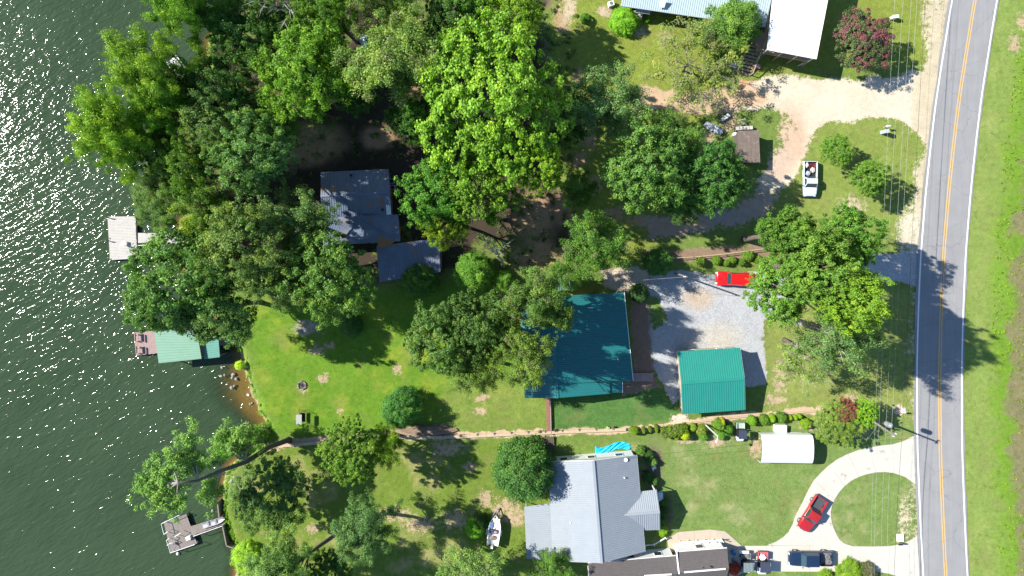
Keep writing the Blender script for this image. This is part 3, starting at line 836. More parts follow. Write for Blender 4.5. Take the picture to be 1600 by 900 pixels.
T("oak_tree", "mid green tree at the top edge between two yellow green crowns", 752, 6, 40, 13.0, 'broad', g_lim, 2, group=GW)
T("oak_tree", "dark green sapling tucked under the giant tree's left side", 668, 178, 38, 13.0, 'broad', (0.040, 0.105, 0.018), 1, group=GW)
T("tulip_tree", "giant bright yellow green tree rising above all the others", 762, 158, 116, 24.0, 'billow', g_brt, 0, group=GW, sq=(0.90, 1.12))
T("tulip_tree", "bright green lower crown at the foot of the giant tree", 748, 292, 62, 18.0, 'billow', (0.090, 0.165, 0.020), 1, group=GW)
T("tulip_tree", "bright crown bulging at the right foot of the giant tree", 838, 262, 44, 20.0, 'billow', g_brt, 2, group=GW)
T("oak_tree", "leafy green tree right of the blue roof", 682, 302, 56, 16.5, 'broad', (0.058, 0.135, 0.022), 3, group=GW)
T("oak_tree", "yellow tipped tree right of the blue porch roof", 694, 350, 38, 13.0, 'broad', g_yel, 1, group=GW)
T("oak_tree", "dark tree in the giant tree's shade on its right", 890, 188, 40, 12.0, 'broad', g_drk, 0, group=GW)
GY = "trees on the house lots"
T("oak_tree", "thin grey olive tree left of the tan dirt track", 950, 160, 66, 15.0, 'airy', g_gry, 2, group=GY, bark=M_BARKG)
T("oak_tree", "thin light olive tree below the long pale blue roof", 1080, 98, 78, 8.0, 'sparse', (0.112, 0.150, 0.034), 2, group=GY, bark=M_BARKG)
T("oak_tree", "large leafy tree left of the brown roofed shed", 1012, 266, 68, 16.0, 'broad', (0.066, 0.130, 0.028), 1, group=GY)
T("oak_tree", "dark leafy tree overhanging the brown roofed shed", 1108, 280, 58, 13.0, 'broad', (0.044, 0.098, 0.022), 2, group=GY)
T("oak_tree", "loose green crown at the upper edge of the large leafy tree", 1052, 208, 42, 13, 'airy', (0.072, 0.128, 0.030), 0, group=GY)
T("oak_tree", "loose green crown between the large leafy tree and the dirt path", 1068, 318, 36, 12, 'airy', (0.066, 0.124, 0.026), 2, group=GY)
T("oak_tree", "thin crown right of the giant tree's lower edge", 905, 300, 34, 12, 'airy', g_mid, 1, group=GY)
T("pine_tree", "bristly green tree above the path to the green roofed house", 925, 388, 54, 14.0, 'airy', g_mid, 0, group=GY)
T("oak_tree", "top left crown of the big tree group beside the red wagon", 1226, 366, 46, 19.0, 'broad', g_mid, 0, group=GY)
T("oak_tree", "top right crown of the big tree group above the gravel drive", 1316, 372, 54, 18.0, 'broad', (0.070, 0.135, 0.022), 3, group=GY)
T("oak_tree", "middle crown of the big tree group over the gravel drive", 1278, 415, 62, 24.0, 'broad', (0.078, 0.142, 0.024), 1, group=GY)
T("oak_tree", "left crown of the big tree group covering the red wagon's rear", 1212, 454, 52, 18.5, 'broad', (0.080, 0.148, 0.026), 2, group=GY)
T("oak_tree", "bright yellow green crown on the right of the big tree group", 1324, 468, 50, 27.0, 'broad', (0.098, 0.172, 0.020), 0, group=GY)
T("oak_tree", "half dead grey crown right below the big tree group", 1318, 528, 52, 23.0, 'airy', g_gry, 2, group=GY, bark=M_DEAD)
T("oak_tree", "half dead grey twiggy tree right of the green garage roof", 1258, 555, 54, 13.8, 'sparse', g_oli, 1, group=GY, bark=M_DEAD)
T("small_tree", "small round tree right of the silver pickup", 1306, 236, 26, 6.0, 'broad', (0.080, 0.150, 0.020), 1, group=GY)
T("small_tree", "small round tree nearest the road below the utility box", 1356, 280, 30, 7.0, 'broad', (0.078, 0.150, 0.022), 2, group=GY)
T("crape_myrtle", "crape myrtle with pink red blossom by the white roofed wing", 1348, 62, 48, 7.0, 'broad', (0.070, 0.110, 0.024), 0, group=GY, flower=True)
T("crape_myrtle", "myrtle thicket with a dull purple patch beside the power pole", 1312, 660, 40, 5.0, 'broad', (0.088, 0.135, 0.026), 3, group=GY)
T("crape_myrtle", "purple leaved bush in the middle of the myrtle thicket", 1322, 640, 18, 5.4, 'broad', (0.135, 0.055, 0.045), 1, group=GY)
T("oak_tree", "yellow green bush at the right end of the myrtle thicket", 1352, 646, 20, 6.0, 'broad', (0.110, 0.190, 0.014), 2, group=GY)
T("cedar_tree", "dense green tree against the white roofed wing and stairs", 1150, 36, 42, 7.5, 'dense', (0.062, 0.125, 0.020), 0, group=GY)
T("oak_tree", "tall olive tree overhanging the green house roof's upper left", 838, 466, 50, 22.0, 'airy', (0.082, 0.128, 0.034), 3, group=GY)
T("oak_tree", "tall olive tree overhanging the green house roof's lower left", 824, 552, 48, 22.0, 'airy', (0.090, 0.132, 0.030), 1, group=GY)
T("oak_tree", "dark tree in the middle of the clump left of the green house", 752, 506, 56, 18.2, 'broad', (0.048, 0.092, 0.024), 0, group=GY)
T("oak_tree", "olive tree on the left side of the clump by the green house", 688, 532, 56, 16.9, 'broad', (0.075, 0.118, 0.034), 2, group=GY)
T("oak_tree", "olive tree at the lower end of the clump by the green house", 742, 572, 44, 15.6, 'airy', (0.088, 0.128, 0.028), 2, group=GY)
T("oak_tree", "thin tree hiding the little green roof", 880, 428, 32, 9.0, 'airy', g_mid, 1, group=GY)
T("oak_tree", "olive crown hiding the upper left edge of the green house roof", 868, 486, 32, 17, 'broad', (0.078, 0.124, 0.032), 0, group=GY)
T("fig_tree", "round glossy dark tree alone on the lake lawn", 625, 642, 29, 5.4, 'dense', (0.044, 0.108, 0.024), 1, group=GY)
T("oak_tree", "bright green tree growing at the timber wall", 548, 706, 47, 13.0, 'billow', (0.074, 0.142, 0.020), 2, group=GY)
T("oak_tree", "yellow green feathery tree right of the bright one at the timber wall", 602, 698, 33, 11.0, 'airy', g_yel, 2, group=GY)
T("holly_tree", "dense dark tree at the left corner of the grey roofed house", 820, 743, 45, 8.0, 'dense', (0.040, 0.092, 0.020), 1, group=GY)
T("oak_tree", "dark olive tree on the bank above the railed dock", 424, 772, 60, 9.0, 'broad', (0.056, 0.098, 0.026), 1, group=GY)
T("pine_tree", "grey green pine with a long pale trunk in the lower yard", 570, 824, 50, 14.0, 'pine', (0.060, 0.105, 0.036), 0, group=GY, lean=(598, 800))
T("pine_tree", "olive pine at the bottom edge with trunk leaning left", 436, 890, 62, 15.0, 'pine', g_oli, 1, group=GY, lean=(528, 832))
T("pine_tree", "olive tree at the bottom edge left of the boat trailer", 738, 898, 62, 11.0, 'airy', g_oli, 1, group=GY)
T("oak_tree", "dark tree at the bottom edge between two pines", 520, 890, 34, 9.0, 'broad', g_drk, 3, group=GY)
T("oak_tree", "mid green tree at the bottom edge beside the grey roofed house", 860, 892, 34, 7.0, 'airy', g_mid, 0, group=GY)

# the leaning pine that reaches over the water
def leaning_pine():
    b = W(449, 688, -0.1)
    root = thing("leaning_pine_tree", "tall pine leaning far out over the water above the railed dock", "tree", b, group=GY)
    pts = [(452, 687, -.3), (449, 688, .4), (420, 699, 4), (384, 722, 8), (347, 735, 12), (309, 751, 15), (278, 754, 17)]
    P3 = [W(*q) for q in pts]
    MB().tube(P3, [.62, .40, .34, .30, .25, .17, .07], 8).build("trunk", M_BARK, root, smooth=True)
    lb = MB(); rng = np.random.default_rng(5); cen = []; rad = []
    tips = [(365, 680, 7, 4), (345, 692, 8, 4), (385, 690, 6, 3), (300, 675, 13, 4), (285, 700, 14, 4), (308, 712, 13, 4), (250, 735, 16, 5), (222, 770, 16.5, 5), (245, 778, 16.5, 5),
            (272, 792, 16, 4), (335, 772, 10, 5), (238, 757, 16.5, 5), (320, 785, 11, 3), (390, 672, 5, 3), (262, 715, 15.5, 4), (355, 668, 7, 3), (300, 728, 12, 3), (330, 715, 10, 3)]
    for x, y, z, k in tips:
        e = W(x, y, z); s = min(P3, key=lambda p: (p - e).length)
        lb.tube([s, lerp(s, e, .5) + Vector((0, 0, -.2)), e], [.09, .06, .02], 5)
        for j in range(k * 5):
            p = lerp(s, e, rng.uniform(.55, 1.12)); cen.append(np.array(p) + rng.normal(size=3) * (.75, .75, .4)); rad.append(.35 + .35 * rng.random())
    br = lb.build("branches", M_BARKG, root); br["kind"] = "stuff"
    V, F, var = leaves(rng, np.array(cen), np.array(rad), 75, .19, .22, centre=tuple(b))
    me = np_mesh("crown", V - np.array(b), F, {"Var": var}); me.materials.append(M_NEED)
    o = bpy.data.objects.new("crown", me); o.parent = root; col.objects.link(o); o.color = (0.082, 0.150, 0.028, 1)
leaning_pine()

def dead_tree(label, base, tips, H, name="dead_tree"):
    b = W(base[0], base[1], 0); root = thing(name, label, "tree", b)
    rng = random.Random(len(label)); mb = MB()
    c = W(base[0] + (tips[0][0] - base[0]) * .35, base[1] + (tips[0][1] - base[1]) * .35, H * .55)
    mb.tube([b + Vector((0, 0, -.3)), b + Vector((0, 0, .4)), lerp(b, c, .5) + Vector((.2, .1, 0)), c], [.34, .26, .2, .15], 7)
    mb.build("trunk", M_DEAD, root, smooth=True)
    lb = MB()
    for x, y, z in tips:
        e = W(x, y, z); m = lerp(c, e, .5) + Vector((rng.uniform(-.4, .4), rng.uniform(-.4, .4), .2))
        lb.tube([c, m, e], [.11, .07, .02], 5)
        for q in range(6):
            s = lerp(m, e, rng.uniform(-.6, .9)); d = (e - c) * .35
            e2 = s + Vector((d.x * rng.uniform(.2, 1) + rng.uniform(-1, 1), d.y * rng.uniform(.2, 1) + rng.uniform(-1, 1), rng.uniform(-.2, .6)))
            lb.tube([s, lerp(s, e2, .5) + Vector((0, 0, .1)), e2], [.045, .03, .012], 4)
    br = lb.build("branches", M_DEAD, root); br["kind"] = "stuff"
dead_tree("bare grey dead tree lying through the crowns at the top edge", (492, 22), [(388, 0, 15), (408, 10, 15), (440, 42, 14), (452, 14, 15), (425, -6, 15), (470, 30, 14), (438, 2, 16)], 15)
dead_tree("bare forked pale dead tree below the giant bright tree", (786, 416), [(764, 372, 7), (775, 388, 6.5), (793, 380, 6), (758, 376, 6.5)], 7)
dead_tree("bare pale fallen limb left of the round dark shrub", (600, 412), [(585, 400, 1.2), (615, 405, 1.0)], 2, "dead_limb") if False else None

# shrubs
GS = "shrubs around the houses"
def shrub(label, px, py, rpx, H, kind='dense', c=g_mid, v=0, name="shrub", sq=(1, 1), flower=False, group=GS):
    return tree(name, label, px, py, rpx, H, kind, c, v, hc=0.5, cat="shrub", group=group, sq=sq, flower=flower, limbs=False)
shrub("bright green rounded bush at the left end of the pale blue roof", 976, 32, 21, 2.4, 'dense', (0.110, 0.205, 0.014), 0)
shrub("tiny round bush beside the front steps under the small awning", 1012, 30, 5, 1.0, 'dense', g_lim, 1)
shrub("light bush at the wall below the right awning of the pale blue roof", 1088, 42, 9, 2.0, 'dense', g_lim, 0)
shrub("dark round shrub at the top right corner of the green house roof", 1000, 459, 15, 2.6, 'clipped', (0.028, 0.070, 0.018), 0)
shrub("round glossy shrub at the left end of the wire fence", 1031, 410, 20, 3.4, 'dense', (0.040, 0.105, 0.024), 1)
for i, (x, y, r) in enumerate(((1095, 409, 9), (1120, 407, 8), (1135, 411, 6), (1145, 406, 7), (1159, 410, 7), (1170, 399, 10), (1185, 405, 7))):
    shrub(("first", "second", "third", "fourth", "fifth", "sixth", "seventh")[i] + " from the left of the light green shrubs along the wire fence", x, y, r * .8, 1.0 + r * .05, 'dense', (0.085, 0.140, 0.016) if i != 4 else (0.06, 0.12, 0.02), i % 2, group="shrubs along the wire fence")
shrub("bushy green shrub right of the dead forked tree's foot, by the woods", 740, 426, 29, 5, 'dense', (0.070, 0.140, 0.018), 0)
shrub("dark shrub hiding the lower right corner of the blue porch roof", 655, 438, 27, 5, 'dense', (0.040, 0.092, 0.016), 1)
shrub("small green shrub between dead forked tree and green house trees", 786, 440, 16, 3, 'dense', (0.075, 0.150, 0.018), 0)
shrub("grey green bush at the left of the clearing under the blue roof", 548, 510, 16, 2, 'dense', (0.040, 0.085, 0.02), 0)
shrub("small dark bush beside the top of the brick walkway", 851, 606, 14, 3.2, 'dense', (0.028, 0.055, 0.018), 1)
shrub("lime green bush at the water's edge on the bottom left bank", 384, 872, 22, 2.4, 'dense', (0.150, 0.250, 0.020), 0)
shrub("lime green small bush beside the boat trailer", 742, 826, 14, 2.6, 'dense', (0.100, 0.215, 0.016), 1)
shrub("dark bush touching the left side of the boat trailer", 750, 815, 11, 2.0, 'dense', (0.030, 0.065, 0.014), 0)
shrub("yellow green tuft at the waterline beside the boathouse", 374, 571, 7, 0.9, 'dense', (0.22, 0.30, 0.02), 1)
shrub("leafy bush at the bottom edge left of the driveway mouth", 1330, 897, 20, 1.8, 'dense', (0.105, 0.170, 0.018), 0)
shrub("grey twiggy bush right of the leafy bush at the bottom edge", 1356, 894, 13, 1.6, 'dense', (0.085, 0.085, 0.045), 1)
shrub("low bush at the bottom edge below the dark blue pickup", 1292, 901, 10, 1.2, 'dense', (0.120, 0.185, 0.016), 1)
shrub("dark small bush along the left bank below the top yard", 915, 28, 8, 1.2, 'dense', (0.05, 0.12, 0.014), 1)
for i, (x, y, r, c) in enumerate(((1002, 705, 8, g_mid), (1013, 712, 8, g_drk), (1020, 722, 7, g_oli), (1012, 745, 8, g_drk), (1022, 752, 7, g_drk))):
    shrub(("first", "second", "third", "fourth", "fifth")[i] + " from the top of the bushes along the grey roofed house's front", x, y, r, 1.3, 'dense', c, i % 2, group="foundation bushes of the grey roofed house")
for i, (x, y, r, c) in enumerate(((1037, 785, 7, g_drk), (1038, 800, 7, g_drk), (1036, 815, 7, g_mid), (1034, 830, 9, (0.13, 0.22, 0.018)))):
    shrub(("topmost", "second", "third", "lowest, bright green")[i] + " of the bushes beside the grey gabled porch", x, y, r, 1.1, 'dense', c, i % 2, group="bushes beside the grey porch")
shrub("red leaved spiky bush at the corner of the dark shingle roof", 1148, 890, 9, 1.0, 'dense', (0.24, 0.035, 0.02), 0)
GH = "clipped hedge along the timber wall"
for lab, x, y, r, H, c, sq in (
        ("large oval clipped bush at the left end of the hedge", 992, 674, 8.5, 1.5, (0.085, 0.130, 0.012), (1, .8)),
        ("narrow clipped bush, second from the left end of the hedge", 1006, 673, 4.6, 1.3, (0.080, 0.120, 0.012), (.9, 1.1)),
        ("narrow clipped bush, third from the left end of the hedge", 1016, 671.5, 4.2, 1.3, (0.080, 0.120, 0.012), (.9, 1.1)),
        ("thin upright clipped bush left of the long clipped hedge", 1026, 671, 4.4, 1.4, (0.080, 0.120, 0.012), (.8, 1.4)),
        ("bright yellow green clipped ball bush in front of the hedge", 1071, 680.5, 8.0, 1.7, (0.205, 0.240, 0.008), (1, 1)),
        ("small green bush left of the yellow green ball bush", 1058, 684, 4.5, .9, (0.10, 0.15, 0.012), (1, 1)),
        ("rounded light bush just right of the long clipped hedge", 1083, 668, 7, 1.2, (0.110, 0.165, 0.02), (1, 1)),
        ("loose olive bush left of the leaning lamp post", 1096, 672, 9, 1.4, (0.115, 0.150, 0.026), (1, 1)),
        ("bushy green plant right below the lamp post", 1100, 682, 7, 1.1, (0.070, 0.145, 0.016), (1, 1)),
        ("green bush right of the lamp post's foot", 1124, 664, 9, 1.5, (0.085, 0.160, 0.018), (1, 1)),
        ("yellow narrow bush above the lamp post", 1129, 660, 5, 1.5, (0.22, 0.23, 0.012), (.8, 1.3)),
        ("green leafy plant left of the parked golf cart", 1137, 672, 9, 1.3, (0.060, 0.135, 0.016), (1, 1)),
        ("tall leafy plant below the yellow narrow bush", 1128, 682, 7, 1.1, (0.060, 0.130, 0.016), (1, 1)),
        ("rounded clipped bush right of the golf cart", 1176, 658, 8, 1.6, (0.090, 0.165, 0.012), (1, 1)),
        ("leafy shrub between the two rounded bushes behind the carport", 1194, 656, 8, 1.3, (0.075, 0.140, 0.016), (1, 1)),
        ("round clipped bush above the white box", 1207, 654, 6, 1.5, (0.120, 0.190, 0.010), (.9, 1.1)),
        ("wider bush behind the white box", 1221, 653, 8, 1.4, (0.060, 0.125, 0.016), (1, 1)),
        ("small round clipped ball, first of three above the carport", 1235, 653, 4, 1.0, (0.130, 0.195, 0.010), (1, 1)),
        ("small round clipped ball, second of three above the carport", 1243, 653, 4, 1.0, (0.130, 0.195, 0.010), (1, 1)),
        ("small round clipped ball, third of three above the carport", 1250, 651, 4, 1.0, (0.110, 0.175, 0.012), (1, 1)),
        ("leafy bush above the carport's right end", 1260, 662, 8, 1.3, (0.110, 0.180, 0.014), (1, 1))):
    shrub(lab, x, y, r, H, 'clipped' if 'clipped' in lab or 'yellow' in lab else 'dense', c, 0, name="hedge_bush", sq=sq, group=GH)
shrub("leafy bush hugging the dark tree's left side by the bank", 352, 700, 16, 2.2, 'dense', g_lim, 1)
shrub("bushes on the bank beneath the leaning pine's trunk", 400, 680, 13, 2.0, 'dense', (0.066, 0.145, 0.018), 0)

# long clipped hedge: a sheared block of leaves
def hedge_block():
    a, b = W(1032, 676, .6), W(1073, 669, .6); root = thing("clipped_hedge", "long clipped block hedge in the row beside the timber wall", "hedge", (a.x, a.y, 0), group=GH)
    rng = np.random.default_rng(9); n = 260
    u = rng.random(n); d = np.array(b - a); per = np.array([-d[1], d[0], 0]); per /= np.linalg.norm(per)
    w = rng.choice([-1, 1], n) * .62; z = rng.random(n) * 1.15 + .1
    topm = rng.random(n) < .5; w = np.where(topm, rng.uniform(-.62, .62, n), w); z = np.where(topm, 1.28, z)
    cen = np.array(a)[None] * [1, 1, 0] + u[:, None] * d * [1, 1, 0] + per * w[:, None] + np.array([0, 0, 1]) * z[:, None]
    V, F, var = leaves(rng, cen, np.full(n, .16), 42, .06, .7, centre=tuple((a + b) / 2))
    me = np_mesh("foliage", V - np.array([a.x, a.y, 0]), F, {"Var": var}); me.materials.append(M_LEAF)
    o = bpy.data.objects.new("foliage", me); o.parent = root; col.objects.link(o); o.color = (0.075, 0.120, 0.010, 1)
    m = MB(); c = (a + b) / 2; m.box((c.x, c.y, .6), ((b - a).length * .98, 1.0, 1.2), math.atan2(d[1], d[0])); m.build("stems", M_BARK, root)
hedge_block()

# rank weeds across the road and rough growth along banks, wood edges: uncountable
def weeds(name, label, pts, size, c, n_leaf, seed):
    rng = np.random.default_rng(seed)
    cen = np.array([list(W(x, y, 0))[:2] + [h] for x, y, h, r in pts]); rad = np.array([r for *_, r in pts])
    V, F, var = leaves(rng, cen, rad, n_leaf, size, .4, up=.5, flat=.6)
    V[:, 2] = np.maximum(V[:, 2], -0.75 if 'bank' in name else 0.0)
    me = np_mesh(name, V, F, {"Var": var}); me.materials.append(M_LEAF)
    o = bpy.data.objects.new(name, me); col.objects.link(o); o.color = tuple(c) + (1,)
    tag(o, label, "weeds", kind="stuff")
r_ = random.Random(3)
pts = []
for _ in range(900):
    y = r_.uniform(-60, 960); e = float(np.interp(y, [p[1] for p in e_line], [p[0] for p in e_line])) + abs(r_.gauss(0, 38)) + 22
    if fbm(np.array([[e, y]]), 60, 77)[0] > .47: pts.append((e, y, .08, r_.uniform(.06, .22) * (2 if r_.random() < .12 else 1)))
weeds("verge_weeds", "rank green weeds along the far side of the road verge", pts, .07, (0.130, 0.190, 0.020), 40, 1)
pts = []
for _ in range(260):
    y = r_.uniform(-60, 960); e = float(np.interp(y, [p[1] for p in e_line], [p[0] for p in e_line])) + r_.uniform(52, 120)
    pts.append((e + 4, y, .04, r_.uniform(.06, .2)))
weeds("verge_scrub", "brown dry scrub at the right edge beyond the verge", pts, .06, (0.20, 0.15, 0.075), 36, 2)
pts = []
SH = np.array(SHORE, float)
for _ in range(520):
    i = r_.randrange(1, len(SHORE) - 2); f = r_.random(); x, y = lerp(SH[i], SH[i + 1], f)
    if 545 < y < 660 and r_.random() < .55: continue
    pts.append((x + r_.uniform(4, 20), y + r_.uniform(-6, 6), -.25, r_.uniform(.2, .5)))
weeds("bank_weeds", "low green growth along the lake bank", pts, .11, (0.085, 0.165, 0.014), 60, 3)
pts = []
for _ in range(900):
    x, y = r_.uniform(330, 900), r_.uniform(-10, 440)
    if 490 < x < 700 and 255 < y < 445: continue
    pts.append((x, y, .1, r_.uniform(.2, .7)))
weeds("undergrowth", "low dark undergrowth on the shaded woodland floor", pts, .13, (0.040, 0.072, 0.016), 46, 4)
# ------------------------------------------------------------------ houses
def metal_roof_mat(name, c, rough=0.38, rust=None, var=0.10):
    return mat(name, c, rough, 0.0, var=var, scale=0.9, fine=6.0, stain=rust, spec=0.5)
M_GREEN = metal_roof_mat("green_metal_roof", (0.020, 0.205, 0.165))
M_GREEN2 = metal_roof_mat("house_green_metal_roof", (0.016, 0.145, 0.145), 0.42)  # base made darker and bluer, with tree shade put into the colour
M_MINT = metal_roof_mat("mint_metal_roof", (0.15, 0.29, 0.205), 0.55)
M_BLUE = metal_roof_mat("weathered_blue_metal_roof", (0.13, 0.165, 0.235), 0.40, ((0.22, 0.15, 0.105), 0.55, 0.55), 0.3)  # base blue darkened to carry the trees' shade; the stain is rust
M_RUST = mat("rusted_metal", (0.26, 0.14, 0.075), 0.8, var=0.3, scale=3, fine=12)
M_GREY = metal_roof_mat("grey_metal_roof", (0.245, 0.275, 0.305), 0.6)
M_PALE = metal_roof_mat("pale_blue_metal_roof", (0.36, 0.45, 0.48), 0.40)
M_WROOF = metal_roof_mat("white_metal_roof", (0.66, 0.67, 0.67), 0.42, var=0.04)
M_SHING = mat("dark_shingle", (0.090, 0.080, 0.080), 0.9, var=0.22, scale=2.5, fine=24, bump=0.4)
M_SHED = mat("weathered_shed_roof", (0.150, 0.118, 0.100), 0.9, var=0.3, scale=1.6, fine=12, stain=((0.26, 0.21, 0.17), 1.2, 0.55))
M_WALLW = mat("white_siding", (0.70, 0.71, 0.70), 0.6, var=0.06)
M_WALLB = mat("blue_siding", (0.30, 0.36, 0.42), 0.6, var=0.08)
M_WALLD = mat("dark_board_wall", (0.10, 0.085, 0.075), 0.8, var=0.15)
M_WALLT = mat("tan_siding", (0.42, 0.36, 0.28), 0.7, var=0.08)
M_TRIM = mat("white_trim", (0.74, 0.74, 0.73), 0.5, var=0.05)
M_GLASS = mat("window_glass", (0.03, 0.04, 0.05), 0.08, var=0.02, spec=0.6)
M_DOOR = mat("door_paint", (0.25, 0.10, 0.07), 0.5, var=0.06)
M_WOODG = mat("grey_weathered_wood", (0.200, 0.172, 0.155), 0.85, var=0.25, scale=2.5, fine=16)
M_WOODP = mat("pale_dock_wood", (0.42, 0.40, 0.37), 0.85, var=0.16, scale=2.0, fine=16)
M_WOODR = mat("stained_deck_wood", (0.30, 0.215, 0.200), 0.8, var=0.15, scale=2.0, fine=16)
M_WOODT = mat("treated_timber", (0.42, 0.33, 0.225), 0.85, var=0.2, scale=2.0, fine=14)
M_WOODB = mat("brown_stair_wood", (0.33, 0.245, 0.18), 0.85, var=0.2, scale=2.0, fine=14)
M_BRICKW = mat("brick_red_paving", (0.24, 0.115, 0.085), 0.9, var=0.25, scale=3, fine=18)
M_GALV = mat("galvanised_steel", (0.50, 0.51, 0.52), 0.4, 0.6, var=0.08)
M_DARK = mat("dark_void", (0.03, 0.028, 0.026), 0.9, var=0.1)
M_PVC = mat("white_plastic", (0.72, 0.73, 0.73), 0.4, var=0.03)
M_TYRE = mat("tyre_rubber", (0.028, 0.028, 0.028), 0.85, var=0.15)
M_STEEL = mat("steel_grey", (0.32, 0.33, 0.34), 0.35, 0.7, var=0.08)
M_BLACK = mat("black_plastic", (0.02, 0.02, 0.022), 0.5, var=0.1)

def inset(corners, d):
    c = sum(corners, Vector()) / len(corners)
    return [c + (p - c) * (1 - d / max((p - c).length, .1)) for p in corners]
def down(p, z): return Vector((p.x, p.y, z))

def ground_walls(root, corners, z1, material, openings=True, name="wall", z0=0.0):
    """four walls as separate parts with windows (> pane) and one door"""
    n = len(corners); th = 0.14
    for i in range(n):
        a, b = down(corners[i], 0), down(corners[(i + 1) % n], 0)
        L = (b - a).length; d = (b - a) / L; nrm = Vector((d.y, -d.x, 0))
        c0 = sum((down(q, 0) for q in corners), Vector()) / n
        if (lerp(a, b, .5) - c0).dot(nrm) < 0: nrm = -nrm
        a2, b2 = a + d * (th if i % 2 else 0), b - d * (th if i % 2 else 0)
        mb = MB(); m = lerp(a2, b2, .5) - nrm * th / 2
        mb.box((m.x, m.y, (z0 + z1) / 2), ((b2 - a2).length, th, z1 - z0), math.atan2(d.y, d.x))
        w = mb.build(name, material, root)
        if openings and L > 2.4:
            k = max(1, int(L / 3.2))
            for j in range(k):
                p = lerp(a, b, (j + .5) / k) + nrm * 0.02
                rz = math.atan2(d.y, d.x)
                if i == 1 and j == 0:
                    dr = MB().box((p.x, p.y, z0 + 1.03), (.95, .06, 2.05), rz).build("door", M_DOOR, root)
                    q = p + d * .34 + nrm * .06
                    MB().box((q.x, q.y, z0 + 1.0), (.1, .06, .06), rz).build("handle", M_STEEL, dr)
                else:
                    wz = z0 + min(1.5, (z1 - z0) * .58)
                    fr = MB()
                    for sx, sz, lx, lz in ((0, .58, 1.12, .07), (0, -.58, 1.12, .07), (.525, 0, .07, 1.09), (-.525, 0, .07, 1.09)):
                        q = p + d * sx; fr.box((q.x, q.y, wz + sz), (lx, .08, lz), rz)
                    f = fr.build("window_frame", M_TRIM, root)
                    MB().box((p.x, p.y, wz), (.98, .03, 1.09), rz).build("pane", M_GLASS, f)

def tri_wall(root, a, b, apex, material, name="gable_wall", off=0.0):
    a, b, apex = Vector(a), Vector(b), Vector(apex)
    n = (b - a).cross(apex - a).normalized() * 0.06
    MB().add([a, b, apex, a + n, b + n, apex + n], [(0, 1, 2), (5, 4, 3), (0, 3, 4, 1), (1, 4, 5, 2), (2, 5, 3, 0)]).build(name, material, root)

def edge_trim(root, a, b, material, w=.12, h=.14, name="fascia"):
    return MB().beam(Vector(a) - Vector((0, 0, .07)), Vector(b) - Vector((0, 0, .07)), w, h).build(name, material, root)

def gable(root, e00, e01, r0, r1, e10, e11, material, pitch=.3, cap=None, names=("roof", "roof")):
    """two ribbed slopes meeting at a ridge r0-r1; eaves e00-e01 and e10-e11"""
    a = MB().ribbed(e00, e01, r1, r0, pitch).build(names[0], material, root)
    b = MB().ribbed(e10, e11, r1, r0, pitch).build(names[1], material, root)
    u = Vector((0, 0, .055))
    MB().beam(Vector(r0) + u, Vector(r1) + u, .34, .05).build("ridge_cap", cap or material, root)
    return a, b

def pipe(root, px, py, h, material=None, r=.09, hh=.45, name="vent_pipe"):
    p = W(px, py, h)
    MB().tube([p - Vector((0, 0, .25)), p + Vector((0, 0, hh))], r, 10).build(name, material or M_PVC, root)

# --- D: grey metal roofed house
eD, rD = 3.2, 5.6
root = thing("grey_roofed_house", "house with grey metal gable roof and small front porch gable", "house", W(930, 790))
NWe, SWe = W(856, 722, eD), W(864, 877, eD)
NEe, SEe = W(995, 711, eD), W(1008, 862, eD)
R0, R1 = W(927, 720, rD), W(940, 880, rD)
gable(root, NWe, SWe, R0, R1, NEe, SEe, M_GREY, .26)
ground_walls(root, inset([NWe, NEe, SEe, SWe], .45), eD - .12, M_WALLW)
for a, b, c in ((NWe, NEe, R0), (SWe, SEe, R1)):
    q = inset([a, b, c], .32); tri_wall(root, q[0] - Vector((0, 0, .22)), q[1] - Vector((0, 0, .22)), q[2] - Vector((0, 0, .12)), M_WALLW)
edge_trim(root, NEe, SEe, M_TRIM, .1, .1, "gutter")
# lakeside lean-to
a, b, c, d = W(863, 786, eD - .15), W(864.5, 876, eD - .15), W(823, 873, 2.5), W(819, 792, 2.5)
MB().ribbed(d, c, b, a, .26).build("lean_to_roof", M_GREY, root)
for q in (c, d, lerp(c, d, .5)):
    p = lerp(q, lerp(a, b, .5), .06); MB().box((p.x, p.y, 1.2), (.12, .12, 2.4)).build("post", M_TRIM, root)
# front porch gable
pr0, pr1 = W(972, 804.5, 4.1), W(1031, 800, 4.1)
n0, n1 = W(968, 771.5, 2.9), W(1026, 765, 2.9)
s0, s1 = W(972, 829.5, 2.9), W(1031.5, 828, 2.9)
MB().ribbed(n1, n0, pr0, pr1, .26).build("porch_roof", M_GREY, root)
MB().ribbed(s0, s1, pr1, pr0, .26).build("porch_roof", M_GREY, root)
MB().beam(pr0 + Vector((0, 0, .05)), pr1 + Vector((0, 0, .05)), .3, .05).build("ridge_cap", M_GREY, root)
q = inset([n1, s1, pr1], .2); tri_wall(root, q[0], q[1], q[2], M_WALLW, "porch_gable")
for q in (n1, s1, lerp(n1, s1, .5)):
    p = q + Vector((-.3, 0, 0)); MB().box((p.x, p.y, 1.42), (.14, .14, 2.8)).build("porch_post", M_TRIM, root)
pf = [W(1000, 768, .2), W(1026, 767, .2), W(1029, 826, .2), W(1006, 827, .2)]
MB().plate(pf, .28).build("porch_floor", M_CONC2, root)
for x, y, h in ((912, 868, 3.9), (891, 815, 3.9), (975, 745, 3.8)): pipe(root, x, y, h)
dsh = W(977, 717, 3.5)
dd = MB().tube([dsh, dsh + Vector((0, 0, .4))], .03, 6).build("dish_mast", M_STEEL, root)
